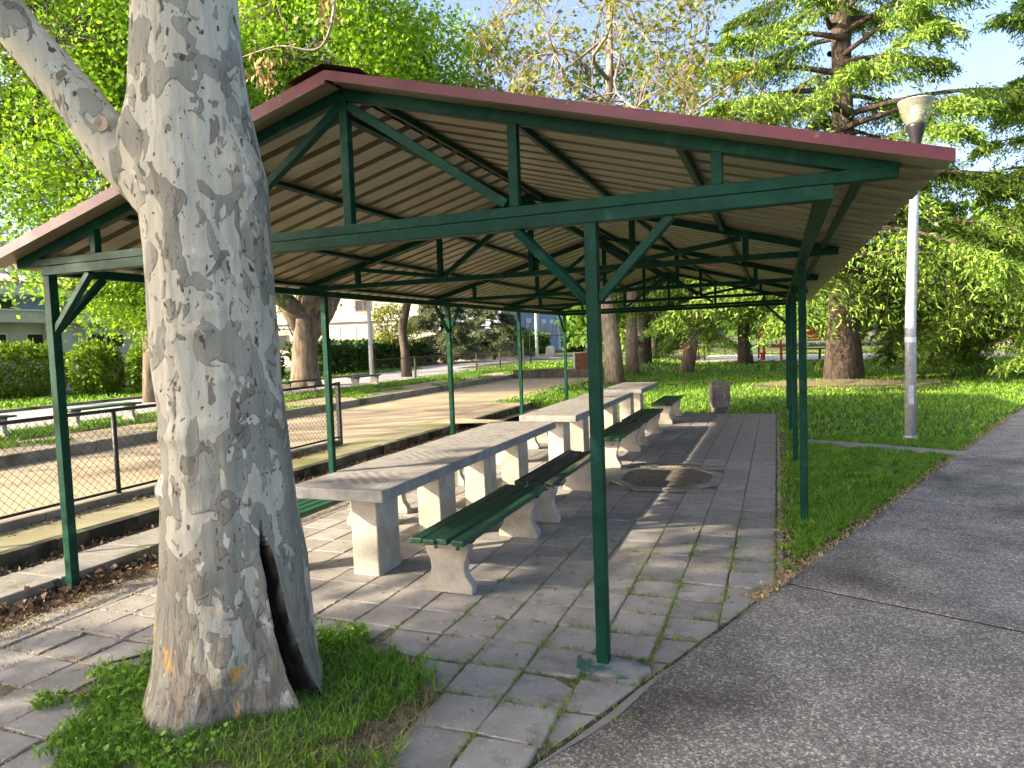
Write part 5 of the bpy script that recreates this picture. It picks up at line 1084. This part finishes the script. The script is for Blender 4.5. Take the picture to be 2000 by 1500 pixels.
V, T = blades(P[dry], 0.05, 0.005, rng, 1.5); Pd = scatter(5200, 0.0, 0.95, -1.75, -0.3, lambda P: inpoly(P, [(0.0, -1.7), (0.0, -1.25), (0.35, -1.05), (0.62, -0.35), (0.78, -0.6), (0.86, -1.3), (0.6, -1.75)])); Pd[:, 2] = 0.006; V2, T2 = blades(Pd, 0.035, 0.0045, rng, 2.0); V, T = np.concatenate([V, V2]), np.concatenate([T, T2 + len(V)])
o = np_obj('pit_dry_grass', V, T, M['blade_dry']); tag(o, 'dry straw among the grass at the trunk foot', 'grass', kind='stuff')
# clover leaves on the left of the trunk
Pc = P[(P[:, 0] < 0.05)]; Pc = Pc[rng.random(len(Pc)) < 0.28].copy(); Pc[:, 2] = 0.02 + 0.05 * rng.random(len(Pc)); V, F = leaves(Pc, 0.026, 0.85, 1.2, rng=rng); o = np_obj('clover', V, F, M['blade']); tag(o, 'small clover leaves left of the big trunk', 'weeds', kind='stuff')
# lawn between paving, path and cedar
def lawn_keep(P): return (es(P) < -0.04) & ((P[:, 0] > 2.36) | (P[:, 1] > 12.65)) & (P[:, 1] > 1.75 - 0.0)
n1 = scatter(150000, 2.34, 5.2, 1.7, 9.0, lawn_keep); n1 = n1[rng.random(len(n1)) < np.clip(5.5 / (n1[:, 1] + 2.5), 0.25, 1)]
bare = (patch(n1, 2.6, 0.36, 4) & (n1[:, 1] > 3.2)) | ((es(n1) > -0.12) & patch(n1, 5, -0.05, 2)) | ((n1[:, 0] < 2.46) & patch(n1, 4, 0.0, 7)); n1 = n1[~bare]
on_strip = (np.abs((n1[:, 0] - 2.7) * 0.447 + (n1[:, 1] - 8.42) * 0.894) < 0.17) & (n1[:, 0] < 4.9) & (n1[:, 1] > 7.2); n1 = n1[~on_strip]
h1 = np.array([0.055 * (1 + 0.9 * fn(x, y, 3.0, 1.0) + 0.5 * fn(x, y, 9.0, 2.0)) for x, y in n1[:, :2]]).clip(0.016, 0.12); V, T = blades(gz(n1), h1, 0.0075, rng, 0.9); o = np_obj('lawn_grass', V, T, M['blade']); tag(o, 'lush green grass between the paving and the path', 'grass', kind='stuff')
n2 = scatter(115000, -4.5, 14.0, 7.6, 30.0, lambda P: lawn_keep(P) & (P[:, 1] > 9.0)); n2 = n2[rng.random(len(n2)) < np.clip(10 / n2[:, 1], 0.3, 1)]
mound = (((n2[:, 0] - 4.3) / 2.7) ** 2 + ((n2[:, 1] - 20.3) / 1.5) ** 2) < 1 + 0.3 * rng.random(len(n2)); n2 = n2[~mound | (rng.random(len(n2)) < 0.12)]
V, T = blades(gz(n2), 0.075, 0.019 + 0.0006 * n2[:, 1], rng, 0.7); o = np_obj('far_lawn_grass', V, T, M['blade']); tag(o, 'sunlit lawn grass beyond the tables and around the cedar', 'grass', kind='stuff')
GRV = [(-14, 45), (-3, 43), (8, 41), (30, 40), (34, 47), (8, 52), (-3, 58), (-14, 62)]
n3 = scatter(30000, -14, 40, 30, 62, lambda P: ((es(P) < -0.1) | (es(P) > 4.2)) & ~inpoly(P, GRV)); V, T = blades(gz(n3), 0.12, 0.085, rng, 0.7)
o = np_obj('distant_grass', V, T, M['blade']); tag(o, 'distant grass around the playground', 'grass', kind='stuff')
n4 = scatter(20000, 8, 40, 3, 60, lambda P: es(P) > 4.15); V, T = blades(gz(n4), 0.08, 0.03, rng, 0.7); o = np_obj('right_verge_grass', V, T, M['blade']); tag(o, 'grass on the right side of the path', 'grass', kind='stuff')
# left verges
n5 = scatter(50000, -13.0, -8.2, -2, 32, lambda P: (patch(P, 0.7, 0.22, 8) & (P[:, 0] < -8.8)) | ((P[:, 0] < -11.2) & patch(P, 1.3, -0.2, 3)) | ((P[:, 0] > -8.6) & patch(P, 1.5, 0.22, 6)))
n5[:, 2] = ZL + 0.0; V, T = blades(n5, 0.10, 0.022, rng, 0.7); o = np_obj('verge_grass', V, T, M['blade']); tag(o, 'grass tufts on the verge past the court', 'grass', kind='stuff')
n6 = scatter(12000, -26, -18.8, 5, 36, lambda P: P[:, 0] < 0); n6[:, 2] = ZL - 0.02; V, T = blades(n6, 0.16, 0.08, rng, 0.6); o = np_obj('hedge_foot_grass', V, T, M['blade']); tag(o, 'grass strip in front of the shrubs', 'grass', kind='stuff')
n7 = scatter(14000, -4.1, -2.4, 13.4, 26, lambda P: patch(P, 1.1, -0.15, 5) & (P[:, 0] > -3.9 + 0.1 * (P[:, 1] - 13))); V, T = blades(gz(n7), 0.10, 0.02, rng, 0.7); o = np_obj('bank_grass', V, T, M['blade']); tag(o, 'grass bank past the end of the low wall', 'grass', kind='stuff')
# weeds in the paving joints
W_ = []
def tuft(x, y, n, r): W_.append(np.stack([x + rng.normal(size=n) * r, y + rng.normal(size=n) * r, np.full(n, -0.012)], 1))
jx = [1.06 + PT * i for i in range(-6, 5)]; jy = [0.125 + PT * j for j in range(-6, 12)]
for x in jx:
    for y in jy:
        for hor in (0, 1):
            mx_, my_ = (x + PT / 2, y) if hor else (x, y + PT / 2)
            if edge_side(mx_, my_) > -0.03 or mx_ < -0.2: continue
            wgt = 0.5 + 0.9 * fn(mx_, my_, 1.3, 4.0) + 0.35 * (mx_ - 0.9) - 0.22 * max(0, my_ - 1.6) + (0.25 if my_ < 0.3 else 0)
            if mx_ < 0.5: wgt -= 0.45
            for q in range(7):
                if random.random() > wgt * 0.95: continue
                t_ = (q + random.random()) / 7 * PT; big = random.random() ** 3
                tuft(x + (t_ if hor else 0), y + (0 if hor else t_), int(9 + 46 * big), 0.007 + 0.022 * big)
for t_ in np.arange(-0.4, 3.0, 0.045):
    q = E0 + ED * t_ + EN * (-0.012 + 0.006 * rng.normal())
    if random.random() < 0.55: tuft(q[0], q[1], 7 + int(14 * random.random()), 0.010)
Wd = np.concatenate(W_); gsel = rng.random(len(Wd)) < 0.45
V, T = blades(Wd[gsel], 0.028, 0.004, rng, 1.2); o = np_obj('joint_weeds', V, T, M['blade']); tag(o, 'small green weeds growing in the tile joints', 'weeds', kind='stuff')
V, T = blades(Wd[~gsel], 0.022, 0.004, rng, 1.8); o = np_obj('joint_dry_weeds', V, T, M['blade_dry']); tag(o, 'dry brown moss and straw in the tile joints', 'weeds', kind='stuff')
# leaf litter along the step and wall, tan chaff at the paving edge
n = 5200; P = np.stack([-2.70 + 0.34 * rng.random(n) ** 1.3, -1.2 + 12.5 * rng.random(n) ** 1.5, 0.005 + 0.03 * rng.random(n) * rng.random(n)], 1)
q = 2400; P2 = np.stack([-3.38 + 0.2 * rng.random(q), -1 + 10 * rng.random(q), 0.085 + 0.02 * rng.random(q)], 1); P3 = np.stack([-2.72 + 0.14 * np.abs(rng.normal(size=240)), rng.normal(size=240) * 0.35 - 0.1, 0.02 + 0.06 * rng.random(240)], 1)
P4 = np.stack([-4.10 + 0.12 * np.abs(rng.normal(size=500)), -1 + 6 * rng.random(500), ZL + 0.01 + 0.01 * rng.random(500)], 1)
V, F = leaves(np.concatenate([P, P2, P4]), 0.038, 0.55, 0.9, rng=rng, fold=0.16); V3, F3 = leaves(P3, 0.055, 0.8, 0.7, rng=rng, fold=0.2)
o = np_obj('leaf_litter', np.concatenate([V, V3]), np.concatenate([F, F3 + len(V)]), M['litter']); tag(o, 'brown dead leaves piled along the slab step', 'leaf litter', kind='stuff')
n = 16000; P = np.stack([-2.36 + 0.16 * rng.normal(size=n), -1.6 + 7 * rng.random(n) ** 1.3, 0.004 + 0.006 * rng.random(n)], 1); P = P[P[:, 0] > -2.6]
m_ = 5000; gx = np.round(rng.random(m_) * 8) * PT + 1.06 - 11 * PT; along = rng.random(m_) < 0.5
Pj = np.stack([np.where(along, gx + 0.012 * rng.normal(size=m_), -2.35 + 2.0 * rng.random(m_)), np.where(along, -2.2 + 3 * rng.random(m_), np.round(-7 + 8 * rng.random(m_)) * PT + 0.125 + 0.014 * rng.normal(size=m_)), 0.002 * np.ones(m_)], 1)
Pj = Pj[~inpoly(Pj, PIT)]
V, F = leaves(np.concatenate([P, Pj]), 0.016, 0.45, 1.5, rng=rng); o = np_obj('tan_chaff', V, F, M['chaff']); tag(o, 'tan seed chaff along the left paving edge and joints', 'chaff', kind='stuff')
n = 5200; t_ = 2.3 + 12 * rng.random(n) ** 1.6; o_ = -np.abs(rng.normal(size=n)) * 0.07 + 0.02; P = np.stack([E0[0] + ED[0] * t_ + EN[0] * o_, E0[1] + ED[1] * t_ + EN[1] * o_, np.where(o_ > -0.01, 0.004, -0.002)], 1)
n = 2600; P_ = np.stack([2.40 + 0.05 * rng.normal(size=n), 1.3 + 9 * rng.random(n) ** 1.5, np.full(n, 0.006)], 1); P = np.concatenate([P, P_[es(P_) < 0.0]])
V, F = leaves(P, 0.022, 0.5, 1.2, rng=rng); o = np_obj('edge_straw', V, F, M['chaff']); tag(o, 'dry straw and leaf crumbs along the lawn edges', 'leaf litter', kind='stuff')
n = 420; P = np.stack([-2 + 6.5 * rng.random(n), -1.5 + 9 * rng.random(n), 0.006 + 0.004 * rng.random(n)], 1); P = P[~inpoly(P, PIT)]
V, F = leaves(P, 0.024, 0.6, 2.0, rng=rng); o = np_obj('scattered_leaf_bits', V, F, M['litter']); tag(o, 'scattered dry leaf bits on the tiles and path', 'leaf litter', kind='stuff')
n = 500; a = rng.random(n) * 6.28; r = np.sqrt(rng.random(n)); P = np.stack([1.05 + 0.50 * r * np.cos(a), 5.13 + 0.62 * r * np.sin(a), np.full(n, 0.001)], 1); V, F = leaves(P, 0.017, 0.6, 2.5, rng=rng, fold=0.05); o = np_obj('pit_debris', V, F, M['litter']); tag(o, 'dark twigs and leaf bits in the octagonal dirt pit', 'leaf litter', kind='stuff')
o = MB().tube([(-1.22, -0.80, 0.012), (-1.12, -0.70, 0.020), (-1.04, -0.63, 0.020), (-0.98, -0.55, 0.012)], [0.006, 0.009, 0.008, 0.004], 6).build('fallen_stick', M['bark_dark']); tag(o, 'dark broken stick lying on the tiles left of the trunk', 'stick')
def paper(name, x, y, s, m, label):
    o = MB().add([(-s, -s * .6, 0), (s, -s * .7, 0.004), (s * .9, s * .6, 0.012), (-s * .8, s * .7, 0.003), (0, 0, 0.02)], [(0, 1, 4), (1, 2, 4), (2, 3, 4), (3, 0, 4)]).build(name, m); o.location = (x, y, 0.006); tag(o, label, 'litter'); return o
M['bluepaper'] = mat('blue_white_wrapper', (0.50, 0.62, 0.75), (0.70, 0.72, 0.75), 30, 0.5)
paper('wrapper', -2.05, 0.52, 0.055, M['bluepaper'], 'crumpled blue and white wrapper in the litter left of the trunk')
paper('paper_scrap', 0.92, 4.33, 0.03, M['net'], 'small pink paper scrap below the octagonal dirt pit')
